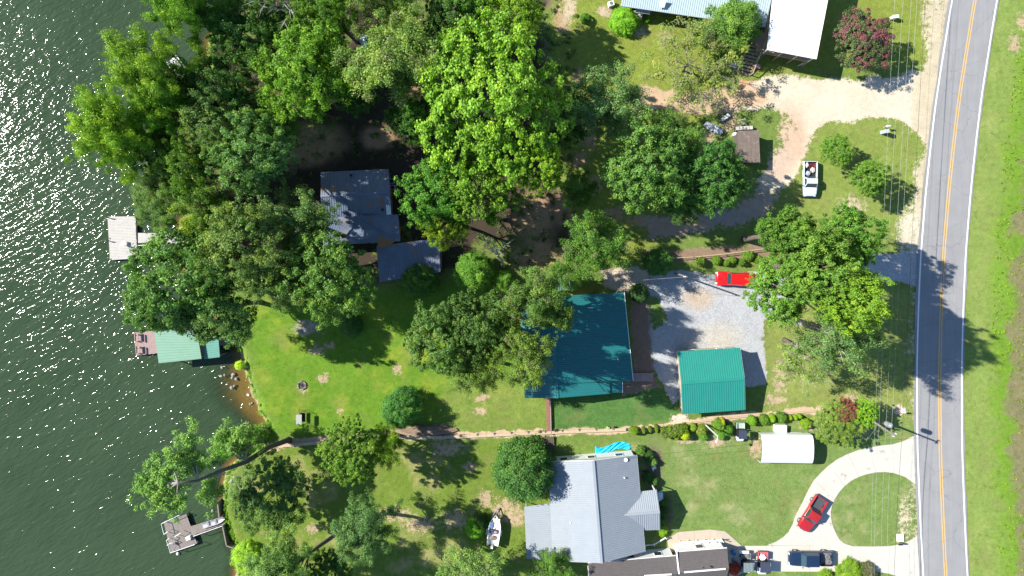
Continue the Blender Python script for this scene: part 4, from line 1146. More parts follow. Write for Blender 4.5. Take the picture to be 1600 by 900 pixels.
MB().loft([[dsh + Vector((r * math.cos(k * .785), r * math.sin(k * .785), .4 + r * r * .6)) for k in range(8)] for r in (.04, .16, .28)], True, True).build("dish", M_PVC, dd)
# side steps and brick stoop on the house front
MB().box(tuple(W(1006, 742, .12)), (1.6, .9, .24)).build("stoop", M_BRICKW, root)

# --- E: dark shingled double-wide at the bottom edge
root = thing("dark_shingle_house", "long house with dark shingle roof and white eaves at the bottom edge", "house", W(1040, 905))
def shingle_slope(a, b, c, d, nm, courses=9):
    """eave a-b up to ridge d-c in overlapping courses, one connected stepped sheet"""
    vs, fs = [], []
    for k in range(courses):
        for t_, up in ((k / courses, .045), ((k + 1) / courses, .0)):
            for u in (0, 1):
                p = lerp(lerp(a, b, u), lerp(d, c, u), t_); vs.append(p + Vector((0, 0, up)))
    for k in range(courses * 2 - 1): fs.append((2 * k, 2 * k + 1, 2 * k + 3, 2 * k + 2))
    q = len(vs); vs += [a - Vector((0, 0, .1)), b - Vector((0, 0, .1)), c - Vector((0, 0, .1)), d - Vector((0, 0, .1))]
    fs += [(0, q, q + 1, 1), (q, q + 3, q + 2, q + 1), (2 * courses * 2 - 2, 2 * courses * 2 - 1, q + 2, q + 3)]
    return MB().add(vs, fs).build(nm, M_SHING, root)
h1, h2 = 2.7, 4.0
def Eunit(xl, xr, yl, yr, ridge_l, ridge_r, h1, h2, white):
    a, b = W(xl, yl, h1), W(xr, yr, h1); d, c = W(xl + 3, ridge_l, h2), W(xr + 3, ridge_r, h2)
    shingle_slope(a, b, c, d, "roof")
    e = Vector((d.x, 2 * d.y - a.y, h1)); f = Vector((c.x, 2 * c.y - b.y, h1))
    shingle_slope(e, f, c, d, "roof")
    edge_trim(root, a, b, M_TRIM, .14, .16, "gutter")
    MB().beam(lerp(d, c, white[0]) + Vector((0, 0, .06)), lerp(d, c, white[1]) + Vector((0, 0, .06)), .20, .06).build("ridge_vent", M_TRIM, root)
    cs = inset([a, b, f, e], .35); ground_walls(root, cs, h1 - .1, M_WALLW)
    for q in ((a, e, d), (b, f, c)):
        z = inset(list(q), .3); tri_wall(root, z[0], z[1], z[2] - Vector((0, 0, .1)), M_WALLW)
Eunit(918.5, 1056, 880, 868.5, 904, 896.5, 2.7, 4.0, (.62, .93))
Eunit(1058, 1136, 862.5, 856.5, 894.5, 888, 3.0, 4.3, (.1, .93))
MB().beam(W(1057, 862, 3.2), W(1061, 897, 4.35), .16, .12).build("rake_trim", M_TRIM, root)
pipe(root, 1110, 884, 4.0, M_DARK); pipe(root, 1098, 886, 4.0, M_DARK, .06, .3)
# white deck by its upper wall
root = thing("white_deck", "narrow white railed deck between the grey and dark roofs", "deck", W(1085, 852))
for i in range(11):
    x = 1062 + i * 6.0
    MB().plate([W(x, 846.5 - (x - 1062) * .05, .55), W(x + 5.6, 846.2 - (x - 1062) * .05, .55), W(x + 5.9, 857 - (x - 1062) * .07, .55), W(x + .3, 857.3 - (x - 1062) * .07, .55)], .05).build("plank", M_TRIM, root)
for i in range(6):
    p = W(1063 + i * 13, 847 - i * .7, .5); MB().box((p.x, p.y, .65), (.1, .1, 1.3)).build("post", M_TRIM, root)
MB().beam(W(1062, 847, 1.3), W(1128, 843.5, 1.3), .1, .06).build("handrail", M_TRIM, root)
root = thing("white_fence_rail", "short white ramp rail slanting beside the grey house's lower corner", "railing", W(1022, 850))
MB().beam(W(1008, 852, .9), W(1022, 851, .9), .08, .08).build("rail", M_TRIM, root)
MB().beam(W(1022, 851, .9), W(1040, 840, .9), .14, .1).build("rail", M_TRIM, root)
for x, y in ((1008, 852), (1022, 851), (1040, 840)):
    p = W(x, y, .45); MB().box(tuple(p), (.1, .1, .9)).build("post", M_TRIM, root)

# --- C: green house
root = thing("green_roofed_house", "house with large dark teal metal roof half shaded by trees", "house", W(900, 540))
eC, rC = 2.9, 4.6
A, B = W(975, 457, eC), W(989, 595, eC)
R0, R1 = W(862, 463, rC), W(871, 622, rC)
Wa, Wb = W(812, 470, 3.3), W(820, 622, 3.3)
mid_ = lerp(A, B, .99)
MB().ribbed(B, A, R0, lerp(R0, R1, .86), .3).build("roof", M_GREEN2, root)
q1, q2 = lerp(R0, R1, .862), R1
e1_ = W(953, 597.5, 3.34); e2_ = W(953, 615, 3.34)
MB().ribbed(e2_, e1_, q1, q2, .3).build("roof", M_GREEN2, root)
MB().ribbed(Wa, Wb, R1, R0, .3).build("roof", M_GREEN2, root)
MB().beam(R0 + Vector((0, 0, .05)), R1 + Vector((0, 0, .05)), .34, .05).build("ridge_cap", M_GREEN2, root)
MB().ribbed(W(972, 613, 2.7), W(972, 597, 2.7), W(953.5, 597.5, 3.1), W(953.5, 614.5, 3.1), .3).build("stoop_roof", M_GREEN2, root)
edge_trim(root, A, B, M_TRIM, .16, .14, "gutter")
edge_trim(root, W(972.6, 597, 2.72), W(972.6, 613, 2.72), M_TRIM, .1, .12, "gutter")
ground_walls(root, [W(818, 475, 2.9), W(970, 462, 2.9), W(983, 589, 2.9), W(948, 591, 2.9), W(948, 611, 2.9), W(825, 617, 2.9)], 2.72, M_WALLT)
pipe(root, 965, 561, 3.2)
pipe(root, 880, 560, 4.3, M_STEEL)
root = thing("small_green_roofed_shed", "small pale green roofed shed mostly hidden by trees above the green house", "shed", W(885, 440))
gable(root, W(870, 423, 2.2), W(898, 421, 2.2), W(868, 436, 2.9), W(899, 434, 2.9), W(868, 455, 2.2), W(900, 453, 2.2), M_MINT, .3)
ground_walls(root, inset([W(870, 423, 2.2), W(898, 421, 2.2), W(900, 453, 2.2), W(868, 455, 2.2)], .25), 2.15, M_WALLT)
# dark ramp beside it and brick walkway to the timber wall
root = thing("wooden_ramp", "dark red wooden landing at the lower right corner of the green house", "ramp", W(1005, 588))
for i in range(8):
    x = 989 + i * 4.0; MB().plate([W(x, 583, .3), W(x + 3.8, 582.7, .3), W(x + 3.8, 596, .3), W(x, 596.3, .3)], .05).build("plank", M_WOODR, root)
for x, y in ((991, 585), (1018, 584), (991, 594), (1018, 594)):
    MB().box((W(x, y).x, W(x, y).y, .11), (.12, .12, .26)).build("leg", M_WOODR, root)
root = thing("brick_walkway", "straight red brick walkway from the green house down to the timber wall", "walkway", W(856, 650))
for r in range(19):
    y = 621 + r * 3.0
    for k in range(2):
        x = 853.2 + k * 2.7 - (r % 2) * .2 + (y - 621) * .02
        MB().plate([W(x, y, .07 + random.uniform(-.01, .01)), W(x + 2.55, y, .07), W(x + 2.55, y + 2.85, .07), W(x, y + 2.85, .07)], .1).build("paver", M_BRICKW, root)
root = thing("walkway_curb", "low dark wall along the right side of the brick walkway", "curb", W(860, 650))
MB().beam(W(859.6, 622, .22), W(861, 679, .22), .14, .44).build("curb_beam", M_WOODR, root)

# --- garage
root = thing("green_garage", "garage with bright teal green metal gable roof by the gravel pad", "garage", W(1112, 597))
eG, rG = 2.9, 3.9
n0, n1, s0, s1 = W(1059, 549, eG), W(1156.5, 543, eG), W(1066.5, 647.5, eG), W(1164.5, 640.5, eG)
R0, R1 = W(1064.5, 599, rG), W(1163.5, 592, rG)
gable(root, n0, n1, R0, R1, s0, s1, M_GREEN, .3)
ground_walls(root, inset([n0, n1, s1, s0], .4), eG - .1, M_WALLT)
for a, b, c in ((n0, s0, R0), (n1, s1, R1)):
    q = inset([a, b, c], .28); tri_wall(root, q[0] - Vector((0, 0, .2)), q[1] - Vector((0, 0, .2)), q[2] - Vector((0, 0, .12)), M_WALLT)
edge_trim(root, n1, R1, M_TRIM, .06, .1, "rake_trim"); edge_trim(root, R1, s1, M_TRIM, .06, .1, "rake_trim")

# --- B: blue roofed house in the trees
root = thing("blue_roofed_house", "shaded house with dull blue metal roof and rust patch in the woods", "house", W(565, 330))
eB, rB = 3.0, 4.4
a, b, c, d = W(501, 269, eB), W(607, 264, eB), W(612, 338, eB), W(503, 342, eB)
r0, r1 = W(544, 304, rB), W(612, 301, rB)
MB().ribbed(a, W(544, 267, eB), W(544, 304, rB), W(501, 306, rB), .3).build("roof", M_BLUE, root)
MB().ribbed(W(544, 267, eB), b, W(609.5, 301, rB), W(544, 304, rB), .3).build("roof", M_BLUE, root)
MB().ribbed(c, W(546, 341, eB), W(544, 304, rB), W(609.5, 301, rB), .3).build("roof", M_BLUE, root)
MB().ribbed(W(546, 341, eB), W(503, 343, eB), W(501, 306, rB), W(544, 304, rB), .3).build("roof", M_BLUE, root)
MB().beam(W(501, 306, rB) + Vector((0, 0, .05)), W(609.5, 301, rB) + Vector((0, 0, .05)), .3, .05).build("ridge_cap", M_BLUE, root)
# lower wing with hip
k0, k1, k2, k3 = W(546, 336, 2.9), W(622, 335, 2.9), W(625.5, 377, 2.9), W(505, 384, 2.9)
ta, tb, tc = W(503, 342, 3.55), W(546, 337.5, 3.6), W(590, 357, 3.6)
MB().ribbed(k3, k2, tc, ta, .3).build("wing_roof", M_BLUE, root)
MB().ribbed(k2, k1, tb, tc, .3).build("wing_roof", M_BLUE, root)
MB().plate([ta, tb, tc], .05).build("wing_roof", M_BLUE, root)
# porch roof with rust corner
f0, f1, f2, f3 = W(588, 384, 2.75), W(686, 372.5, 2.75), W(688, 425, 2.2), W(593, 441, 2.2)
MB().ribbed(f3, f2, f1, f0, .3).build("porch_roof", M_BLUE, root)
MB().plate([W(588.5, 366, 3.16), W(600, 369, 3.14), W(617, 376.5, 2.98), W(609, 385, 2.92), W(591, 388.5, 2.90)], .03).build("rust_patch", M_RUST, root)
for q in (f2, f3, lerp(f2, f3, .5)):
    p = q + Vector((0, .3, 0)); MB().box((p.x, p.y, 1.1), (.13, .13, 2.2)).build("post", M_WALLD, root)
MB().plate([down(f0, .3), down(f1, .3), down(f2, .3) + Vector((0, .3, 0)), down(f3, .3) + Vector((0, .3, 0))], .3).build("porch_floor", M_WOODG, root)
ground_walls(root, inset([a, b, c, d], .4), eB - .1, M_WALLD)
ground_walls(root, inset([k0 + Vector((0, -.8, 0)), k1 + Vector((0, -.4, 0)), k2, k3], .4), 2.8, M_WALLD)
MB().plate([W(603, 320, 3.72), W(610, 319.5, 3.7), W(611, 335, 3.3), W(604, 335.5, 3.32)], .04).build("skylight", M_WALLW, root)
pipe(root, 598, 328, 3.5, M_DARK, .16, .5, "chimney_pipe"); pipe(root, 549, 274, 3.3, M_DARK, .14, .4, "chimney_pipe"); pipe(root, 545, 328, 3.6, M_DARK, .1, .4)
for x, y in ((613, 283), (614.5, 293)):
    root2 = thing("air_conditioner", "pale air conditioning unit, %s of two beside the blue roofed house" % ("upper" if y < 290 else "lower"), "air conditioner", W(x, y), group="air conditioners by the blue roofed house")
    p = W(x, y, .4); MB().box(tuple(p), (.75, .7, .8)).build("casing", M_GALV, root2)
    MB().tube([p + Vector((0, 0, .4)), p + Vector((0, 0, .44))], .28, 12).build("fan_grille", M_BLACK, root2)

# --- A: long pale blue house with a raised white roofed wing
root = thing("pale_blue_roofed_house", "long house with pale blue metal roof at the top edge", "house", W(1070, -20))
eA, rA = 3.2, 4.4
s0, s1 = W(970, 9, eA), W(1196, 42, eA)
ax = (s1 - s0).normalized(); nx_ = Vector((-ax.y, ax.x, 0))
r0, r1 = s0 + nx_ * 4.6 + Vector((0, 0, 1.2)), s1 + nx_ * 4.6 + Vector((0, 0, 1.2))
t0, t1 = s0 + nx_ * 9.2, s1 + nx_ * 9.2
gable(root, s0, s1, r0, r1, t0, t1, M_PALE, .3)
edge_trim(root, s0, s1, M_WALLB, .1, .22)
ground_walls(root, [s0 - ax * -.4 + nx_ * .9, s1 + nx_ * .9 - ax * .2, t1 - nx_ * .4 - ax * .2, t0 - nx_ * .4 + ax * .4], eA - .1, M_WALLD)
for x, y in ((1006, 11.5), (1107, 27)):
    p0, p1, p2, p3 = W(x - 12, y + 0.5, 2.7), W(x + 11, y + 3.5, 2.7), W(x + 9.5, y + 11, 2.3), W(x - 13.5, y + 8, 2.3)
    aw = MB().ribbed(p3, p2, p1, p0, .24).build("awning", M_GREY, root)
    for q in (p2, p3): MB().tube([down(q, .02), q - Vector((0, 0, .06))], .04, 6).build("awning_post", M_STEEL, aw)
for i in range(4):
    MB().box(tuple(W(997 - i * .5, 20.5 + i * 2.6, .42 - i * .1)), (1.4, .34, .84 - i * .2), -.14).build("step", M_CONC, root)
MB().plate([W(1032, -3, 4.35), W(1042, -1.5, 4.35), W(1038, 12, 3.75), W(1029, 11, 3.75)], .04).build("skylight", M_WALLW, root)
# raised wing
root = thing("white_roofed_wing", "raised building with big white metal roof on timber posts", "house", W(1245, 30))
hw = 4.7
q0, q1, q2, q3 = W(1209, -14, hw + .3), W(1298, -10, hw + .3), W(1275.5, 92, hw), W(1199, 77.5, hw)
u = (q1 - q0).normalized(); v = (q0 - q3).normalized()
t0, t1 = q0 + v * 3, q1 + v * 3
MB().ribbed(q3, q2, t1, t0, .34).build("roof", M_WROOF, root)
for a_, b_ in ((q3, q2), (q2, t1), (t0, q3)): edge_trim(root, a_, b_, M_TRIM, .08, .16)
fl = [down(p, 2.3) for p in inset([q3, q2, t1, t0], .25)]
dk = MB().plate(fl, .22).build("deck_floor", M_WOODB, root)
for i in range(26):
    f = (i + .5) / 26; p = lerp(fl[0], fl[1], f); MB().box((p.x, p.y, 2.85), (.05, .05, .9)).build("baluster", M_WOODB, root)
for i in range(14):
    f = (i + .5) / 14; p = lerp(fl[0], fl[3], f); MB().box((p.x, p.y, 2.85), (.05, .05, .9)).build("baluster", M_WOODB, root)
MB().beam(fl[0] + Vector((0, 0, 1.02)), fl[1] + Vector((0, 0, 1.02)), .12, .06).build("handrail", M_WOODB, root)
MB().beam(fl[0] + Vector((0, 0, 1.02)), fl[3] + Vector((0, 0, 1.02)), .12, .06).build("handrail", M_WOODB, root)
for i in range(4):
    for e in (fl[0], lerp(fl[0], fl[3], .6)):
        p = lerp(e, e + (fl[1] - fl[0]), (i + .04) / 3.08); MB().box((p.x, p.y, 1.05), (.18, .18, 2.2)).build("post", M_WOODB, root)
for i in range(4):
    p = lerp(fl[0], fl[1], (i + .04) / 3.08); MB().box((p.x, p.y, 3.45), (.13, .13, 2.3)).build("post", M_TRIM, root)
w_in = [down(p, 0) for p in inset([q3 + v * 3.2, q2 + v * 3.2, t1, t0], .6)]
ground_walls(root, w_in, hw - .1, M_WALLW, z0=2.35)
p = W(1258, 98, .3); MB().beam(W(1270, 90, 2.2), W(1247, 103, .2), .12, .12).build("brace", M_TRIM, root)

# stairs: two flights with a landing
root = thing("wooden_staircase", "brown timber staircase with railings climbing to the white roofed wing", "staircase", W(1168, 95))
top, bot = W(1182, 62, 2.25), W(1162, 114, .15)
per = Vector((-(bot - top).y, (bot - top).x, 0)).normalized()
n = 11
for i in range(n):
    c = lerp(bot, top, i / (n - 1)); MB().beam(c - per * .95, c + per * .95, .30, .05).build("tread", M_WOODB, root)
for s in (-1, 1):
    o_ = per * s * 1.02
    MB().beam(bot + o_ - Vector((0, 0, .1)), top + o_ - Vector((0, 0, .1)), .08, .28).build("stringer", M_WOODB, root)
    MB().beam(bot + o_ + Vector((0, 0, .95)), top + o_ + Vector((0, 0, .95)), .12, .07).build("handrail", M_WOODT, root)
    for i in range(5):
        c = lerp(bot, top, i / 4) + o_; MB().box((c.x, c.y, c.z + .40), (.09, .09, 1.1)).build("rail_post", M_WOODT, root)
land = [W(1180, 66, 2.25), W(1184, 50, 2.25), W(1202, 52, 2.25), W(1198, 82, 2.25), W(1184, 80, 2.25)]
MB().plate(land, .14).build("landing", M_WOODB, root)
for p in land[2:]: MB().box((p.x, p.y, 1.05), (.14, .14, 2.2)).build("post", M_WOODB, root)
MB().beam(land[3] + Vector((0, 0, .95)), land[4] + Vector((0, 0, .95)), .1, .07).build("handrail", M_WOODT, root)
MB().beam(W(1197, 84, 2.0), W(1180, 96, .2), .1, .1).build("brace", M_WOODB, root)

# --- carport
root = thing("white_carport", "white barrel roofed carport on the lawn above the red pickup", "carport", W(1230, 705))
L0, L1 = W(1191, 703.5, 2.6), W(1272, 704.5, 2.6)
dx_ = (L1 - L0).normalized(); ny = Vector((-dx_.y, dx_.x, 0)); hwid = 2.0
prof = []
for k in range(17):
    a = math.pi * k / 16; prof.append((hwid * math.cos(a), 1.75 + 0.85 * math.sin(a) ** .8))
prof = [(hwid, .95)] + prof + [(-hwid, .95)]
rings = []
for f in np.linspace(0, 1, 3):
    c = lerp(L0, L1, f); rings.append([Vector((c.x, c.y, 0)) + ny * y + Vector((0, 0, z)) for y, z in prof])
o = MB().loft(rings, False, False).build("cover", M_WROOF, root, smooth=False)
sol = o.modifiers.new("thickness", 'SOLIDIFY'); sol.thickness = .03
for f in (0.01, .5, .99):
    for s in (-1, 1):
        c = lerp(L0, L1, f) + ny * s * (hwid - .06); MB().tube([Vector((c.x, c.y, -.05)), Vector((c.x, c.y, 1.8))], .04, 6).build("post", M_GALV, root)
c = lerp(L0, L1, .985)
MB().add([Vector((c.x, c.y, 0)) + ny * y * .97 + Vector((0, 0, z - .05)) for y, z in prof] , [tuple(range(len(prof)))]).build("end_panel", mat("navy_tarp", (0.06, 0.055, 0.13), .7), root)

# --- shed with brown roof
root = thing("brown_roofed_shed", "small shed with weathered brown roof beside the dirt drive", "shed", W(1168, 228))
a, b, c, d = W(1152.5, 204.5, 2.5), W(1186, 203.5, 2.5), W(1188, 254.5, 2.2), W(1155, 253, 2.2)
n = 5
for i in range(n):
    p0, p1 = lerp(a, b, i / n), lerp(a, b, (i + .97) / n); p2, p3 = lerp(d, c, (i + .97) / n), lerp(d, c, i / n)
    z = Vector((0, 0, (i % 2) * .012))
    MB().plate([p0 + z, p1 + z, p2 + z, p3 + z], .04).build("roof_sheet", M_SHED, root)
ground_walls(root, inset([a, b, c, d], .3), 2.15, M_WALLD, openings=False)
p = lerp(c, d, .3); MB().box((p.x, p.y + .24, 1.0), (.9, .06, 1.9)).build("door", M_WOODB, root)

# ------------------------------------------------------------------ docks
def planks(root, c0, c1, c2, c3, n, z, material, th=.05, along='u', jit=.01):
    """planks laid one after another from edge c0-c1 to edge c3-c2"""
    for i in range(n):
        a, b = i / n, (i + .93) / n
        q = [lerp(c0, c3, a), lerp(c1, c2, a), lerp(c1, c2, b), lerp(c0, c3, b)]
        dz = random.uniform(-jit, jit)
        ex = (q[1] - q[0]).normalized() * random.uniform(-.04, .04)
        MB().plate([Vector((p.x, p.y, z + dz)) + (ex if j in (1, 2) else Vector()) for j, p in enumerate(q)], th).build("plank", material, root)
def piles(root, pts, z1, material, r=.11, name="pile"):
    for p in pts: MB().tube([Vector((p.x, p.y, -4.5)), Vector((p.x, p.y, z1))], r, 8).build(name, material, root)
DZ = -0.25
root = thing("pale_dock", "pale weathered wooden dock platform standing out in the lake", "dock", W(191, 371, DZ))
c = [W(168, 338.5, DZ), W(211.5, 338, DZ), W(214.5, 404, DZ), W(172, 406.5, DZ)]
planks(root, c[0], c[1], c[2], c[3], 28, DZ, M_WOODP)
for a, b in ((c[0], c[3]), (c[1], c[2])): MB().beam(lerp(a, b, .02) - Vector((0, 0, .18)), lerp(a, b, .98) - Vector((0, 0, .18)), .14, .22).build("joist", M_WOODG, root)
piles(root, [lerp(p, sum(c, Vector()) / 4, .04) for p in c] + [lerp(c[0], c[3], .5) + Vector((.15, 0, 0))], DZ + .06, M_WOODG)
ch = thing("dock_chair", "small pale metal chair on the pale dock", "chair", W(196, 380, DZ))
for sx in (-.25, .25):
    for sy in (-.25, .25):
        p = W(196, 380, DZ) + Vector((sx, sy, 0)); MB().tube([p, p + Vector((0, 0, .42))], .02, 5).build("leg", M_GALV, ch)
p = W(196, 380, DZ); MB().box((p.x, p.y, DZ + .44), (.55, .55, .05)).build("seat", M_GALV, ch); MB().box((p.x, p.y - .27, DZ + .72), (.55, .04, .5)).build("backrest", M_GALV, ch)
for y, lab in ((340, "upper"), (376, "lower")):
    cl = thing("mooring_post", "dark short mooring post at the %s outer edge of the pale dock" % lab, "post", W(171, y, DZ)); p = W(171, y, DZ)
    MB().tube([p + Vector((-.15, 0, -3)), p + Vector((-.15, 0, .75))], .07, 7).build("shaft", M_WOODG, cl)
    MB().beam(p + Vector((-.15, 0, .6)), p + Vector((.9, -.2, .06)), .06, .06).build("brace", M_WOODG, cl)
root = thing("dock_gangway", "pale plank gangway from the pale dock to the wooded shore", "gangway", W(250, 372, DZ))
g = [W(215.5, 364, DZ), W(215.5, 379.5, DZ), W(292, 379.5, DZ + .1), W(292, 364, DZ + .1)]
planks(root, g[0], g[1], g[2], g[3], 30, DZ - .01, M_WOODP)
piles(root, [g[2] + Vector((-.5, .15, 0)), g[3] + Vector((-.5, -.15, 0)), lerp(g[0], g[3], .45) + Vector((0, -.1, 0)), lerp(g[1], g[2], .45) + Vector((0, .1, 0))], DZ - .1, M_WOODG)
root = thing("dock_pipe_rail", "thin grey pipe frame beside the pale dock's gangway", "pipe rail", W(217, 383, DZ))
MB().tube([W(216, 383.5, DZ), W(256, 382, DZ)], .06, 6).build("pipe", M_GALV, root); MB().tube([W(217.5, 384.5, DZ), W(218, 410, DZ)], .05, 6).build("pipe", M_DARK, root)
piles(root, [W(217.5, 384, DZ), W(250, 382.5, DZ)], DZ - .04, M_GALV, .05, "stake")

# boathouse
root = thing("boathouse", "boathouse with mint green metal roof at the lake edge", "boathouse", W(290, 540, DZ))
hb = 2.2
a, b, c, d = W(240.5, 514, hb), W(308, 519, hb + .1), W(315, 560.5, hb), W(248, 567.5, hb - .1)
MB().ribbed(b, c, d, a, .3).build("roof", M_MINT, root)
a2, b2, c2, d2 = W(314, 527, 1.7), W(341, 525, 1.7), W(343.5, 558, 1.6), W(319, 561, 1.6)
MB().ribbed(b2, c2, d2, a2, .3).build("lower_roof", metal_roof_mat("teal_boathouse_roof", (0.11, 0.27, 0.215)), root)
for p in inset([a, b, c, d], .35) + [lerp(a, b, .5) + Vector((0, -.3, 0)), lerp(c, d, .5) + Vector((0, .3, 0))] + inset([a2, b2, c2, d2], .25):
    MB().tube([Vector((p.x, p.y, -4)), Vector((p.x, p.y, p.z - .06))], .09, 7).build("post", M_WOODG, root)
for p, q in ((inset([a, b, c, d], .35)[0], inset([a, b, c, d], .35)[1]), (inset([a, b, c, d], .35)[1], inset([a, b, c, d], .35)[2])):
    for k in range(6):
        f0, f1 = k / 6, (k + .97) / 6
        m = lerp(p, q, (f0 + f1) / 2); L = (q - p).length / 6 * .97; MB().box((m.x, m.y, .85), (L, .04, 2.3), math.atan2((q - p).y, (q - p).x)).build("wall_board", M_WOODG, root)
root = thing("boathouse_deck", "small reddish deck with benches at the lake end of the boathouse", "deck", W(226, 536, DZ))
c = [W(209, 519.5, DZ), W(252, 516, DZ), W(256, 551, DZ), W(212.5, 555.5, DZ)]
planks(root, c[0], c[3], c[2], c[1], 22, DZ, M_WOODR)
piles(root, [lerp(p, sum(c, Vector()) / 4, .06) for p in c], DZ - .05, M_WOODG)
for k, (y0, y1) in enumerate(((521, 533), (541, 552))):
    x = 211 + k * 2
    rt = thing("dock_bench", "%s of two plank benches on the reddish boathouse deck" % ("upper" if k == 0 else "lower"), "bench", W(x + 3, (y0 + y1) / 2, DZ), group="benches on the boathouse deck")
    MB().beam(W(x + 3, y0, DZ + .45), W(x + 3.6, y1, DZ + .45), .38, .05).build("seat", M_WOODR, rt)
    MB().beam(W(x, y0, DZ + .9), W(x + .6, y1, DZ + .9), .06, .25).build("backrest", M_WOODR, rt)
    for y in (y0 + .8, y1 - .8):
        p = W(x + 3, y, DZ); MB().box((p.x, p.y, DZ + .22), (.3, .08, .43)).build("leg", M_WOODR, rt)
        p = W(x, y, DZ); MB().box((p.x, p.y, DZ + .47), (.07, .07, .94)).build("back_post", M_WOODR, rt)
root = thing("boathouse_walkway", "dark plank walkway joining the boathouse to the bank", "walkway", W(348, 541, DZ))
c = [W(341, 527, DZ), W(366, 527, DZ), W(368, 540, DZ), W(342, 540, DZ)]
planks(root, c[0], c[3], c[2], c[1], 12, DZ + .02, M_WOODG)
piles(root, [W(346, 529, DZ), W(346, 538, DZ)], DZ - .03, M_WOODG)

# railed dock
root = thing("railed_dock", "grey plank dock with white pipe railings at the bottom left", "dock", W(290, 835, DZ))
c = [W(256, 817, DZ), W(291, 803, DZ), W(308, 849, DZ), W(267, 863.5, DZ)]
planks(root, c[0], c[3], c[2], c[1], 24, DZ, M_WOODG)
g = [W(296, 823, DZ), W(349, 807, DZ), W(353, 818, DZ), W(301, 837, DZ)]
planks(root, g[0], g[3], g[2], g[1], 26, DZ + .015, M_WOODG)
piles(root, [lerp(p, sum(c, Vector()) / 4, .05) for p in c] + [lerp(p, sum(g, Vector()) / 4, .05) for p in g], DZ - .05, M_WOODG)
def rail(pts, h, r=.04, root=root, m=M_TRIM):
    q = [W(x, y, DZ + h) for x, y in pts]
    for a, b in zip(q[:-1], q[1:]): MB().tube([a, b], r, 6).build("handrail", m, root)
    for p in q: MB().tube([Vector((p.x, p.y, DZ)), p + Vector((0, 0, .02))], r, 6).build("rail_post", m, root)
rail([(253, 818), (280, 805)], .95); rail([(252, 819), (256, 835), (262, 831)], .95); rail([(273, 839), (282, 833)], .9)
rail([(264, 841), (260, 845), (263, 853), (266, 864), (304, 851)], .95); rail([(261, 852), (268, 848)], .9); rail([(302, 838), (347, 822)], .9)
bx_ = thing("dock_box", "white dock box at the corner of the railed dock", "box", W(296, 839, DZ)); p = W(296, 839, DZ)
MB().box((p.x, p.y, DZ + .2), (.62, .45, .4), .35).build("body", M_PVC, bx_); MB().box((p.x, p.y, DZ + .43), (.66, .5, .05), .35).build("lid", M_PVC, bx_)
bk = thing("fish_bucket", "white bucket standing by the railed dock's lower rail", "bucket", W(273, 848, DZ)); p = W(273, 848, DZ)
MB().loft([[p + Vector((r * math.cos(k * .7), r * math.sin(k * .7), z)) for k in range(9)] for r, z in ((.15, 0.01), (.2, .4), (.17, .4), (.13, .05))], True, True).build("bucket_body", M_PVC, bk)
bu_ = thing("white_buoy", "round white buoy floating beside the railed dock", "buoy", W(278, 865, WATER_Z)); p = W(278, 865, WATER_Z + .1)
MB().loft([[p + Vector((.24 * math.cos(a) * math.cos(k * .7), .24 * math.cos(a) * math.sin(k * .7), .24 * math.sin(a))) for k in range(9)] for a in (-1.4, -.8, -.3, .3, .8, 1.4)]).build("float", M_PVC, bu_, smooth=True)

def boat_hull(L, Wd, H, n=9):
    rings = []
    for i in range(n):
        f = i / (n - 1); x = -L / 2 + L * f
        w = Wd / 2 * (1 - max(0, (f - .55) / .45) ** 2.2) * (.92 + .08 * min(1, f * 4)); w = max(w, .03)
        zk = .0 + max(0, (f - .7) / .3) ** 2 * H * .45
        rings.append([(x, -w, H), (x, -w * .78, zk + H * .25), (x, 0, zk), (x, w * .78, zk + H * .25), (x, w, H), (x, w * .86, H), (x, w * .62, zk + H * .42), (x, 0, zk + H * .36), (x, -w * .62, zk + H * .42), (x, -w * .86, H)])
    return rings
# canoe on the dock
cn = thing("canoe", "pale aluminium canoe lying on the railed dock's gangway", "canoe", W(335, 815, DZ + .03), math.radians(17))
MB().loft(boat_hull(3.4, .85, .36)).build("hull", M_GALV, cn, local=True)
for x in (-.8, .3): MB().box((x, 0, .31), (.22, .68, .03)).build("seat", M_WOODR, cn, local=True)
# white boat in the trees at the shore
wb = thing("white_boat", "white boat half hidden by pines at the shore", "boat", W(285, 113, WATER_Z - .08), math.radians(-55))
MB().loft(boat_hull(4.6, 1.9, .75)).build("hull", M_PVC, wb, local=True)
MB().box((.9, 0, .66), (1.4, 1.3, .1)).build("foredeck", M_PVC, wb, local=True); MB().box((-.6, 0, .62), (.5, 1.5, .3)).build("seat", M_PVC, wb, local=True)

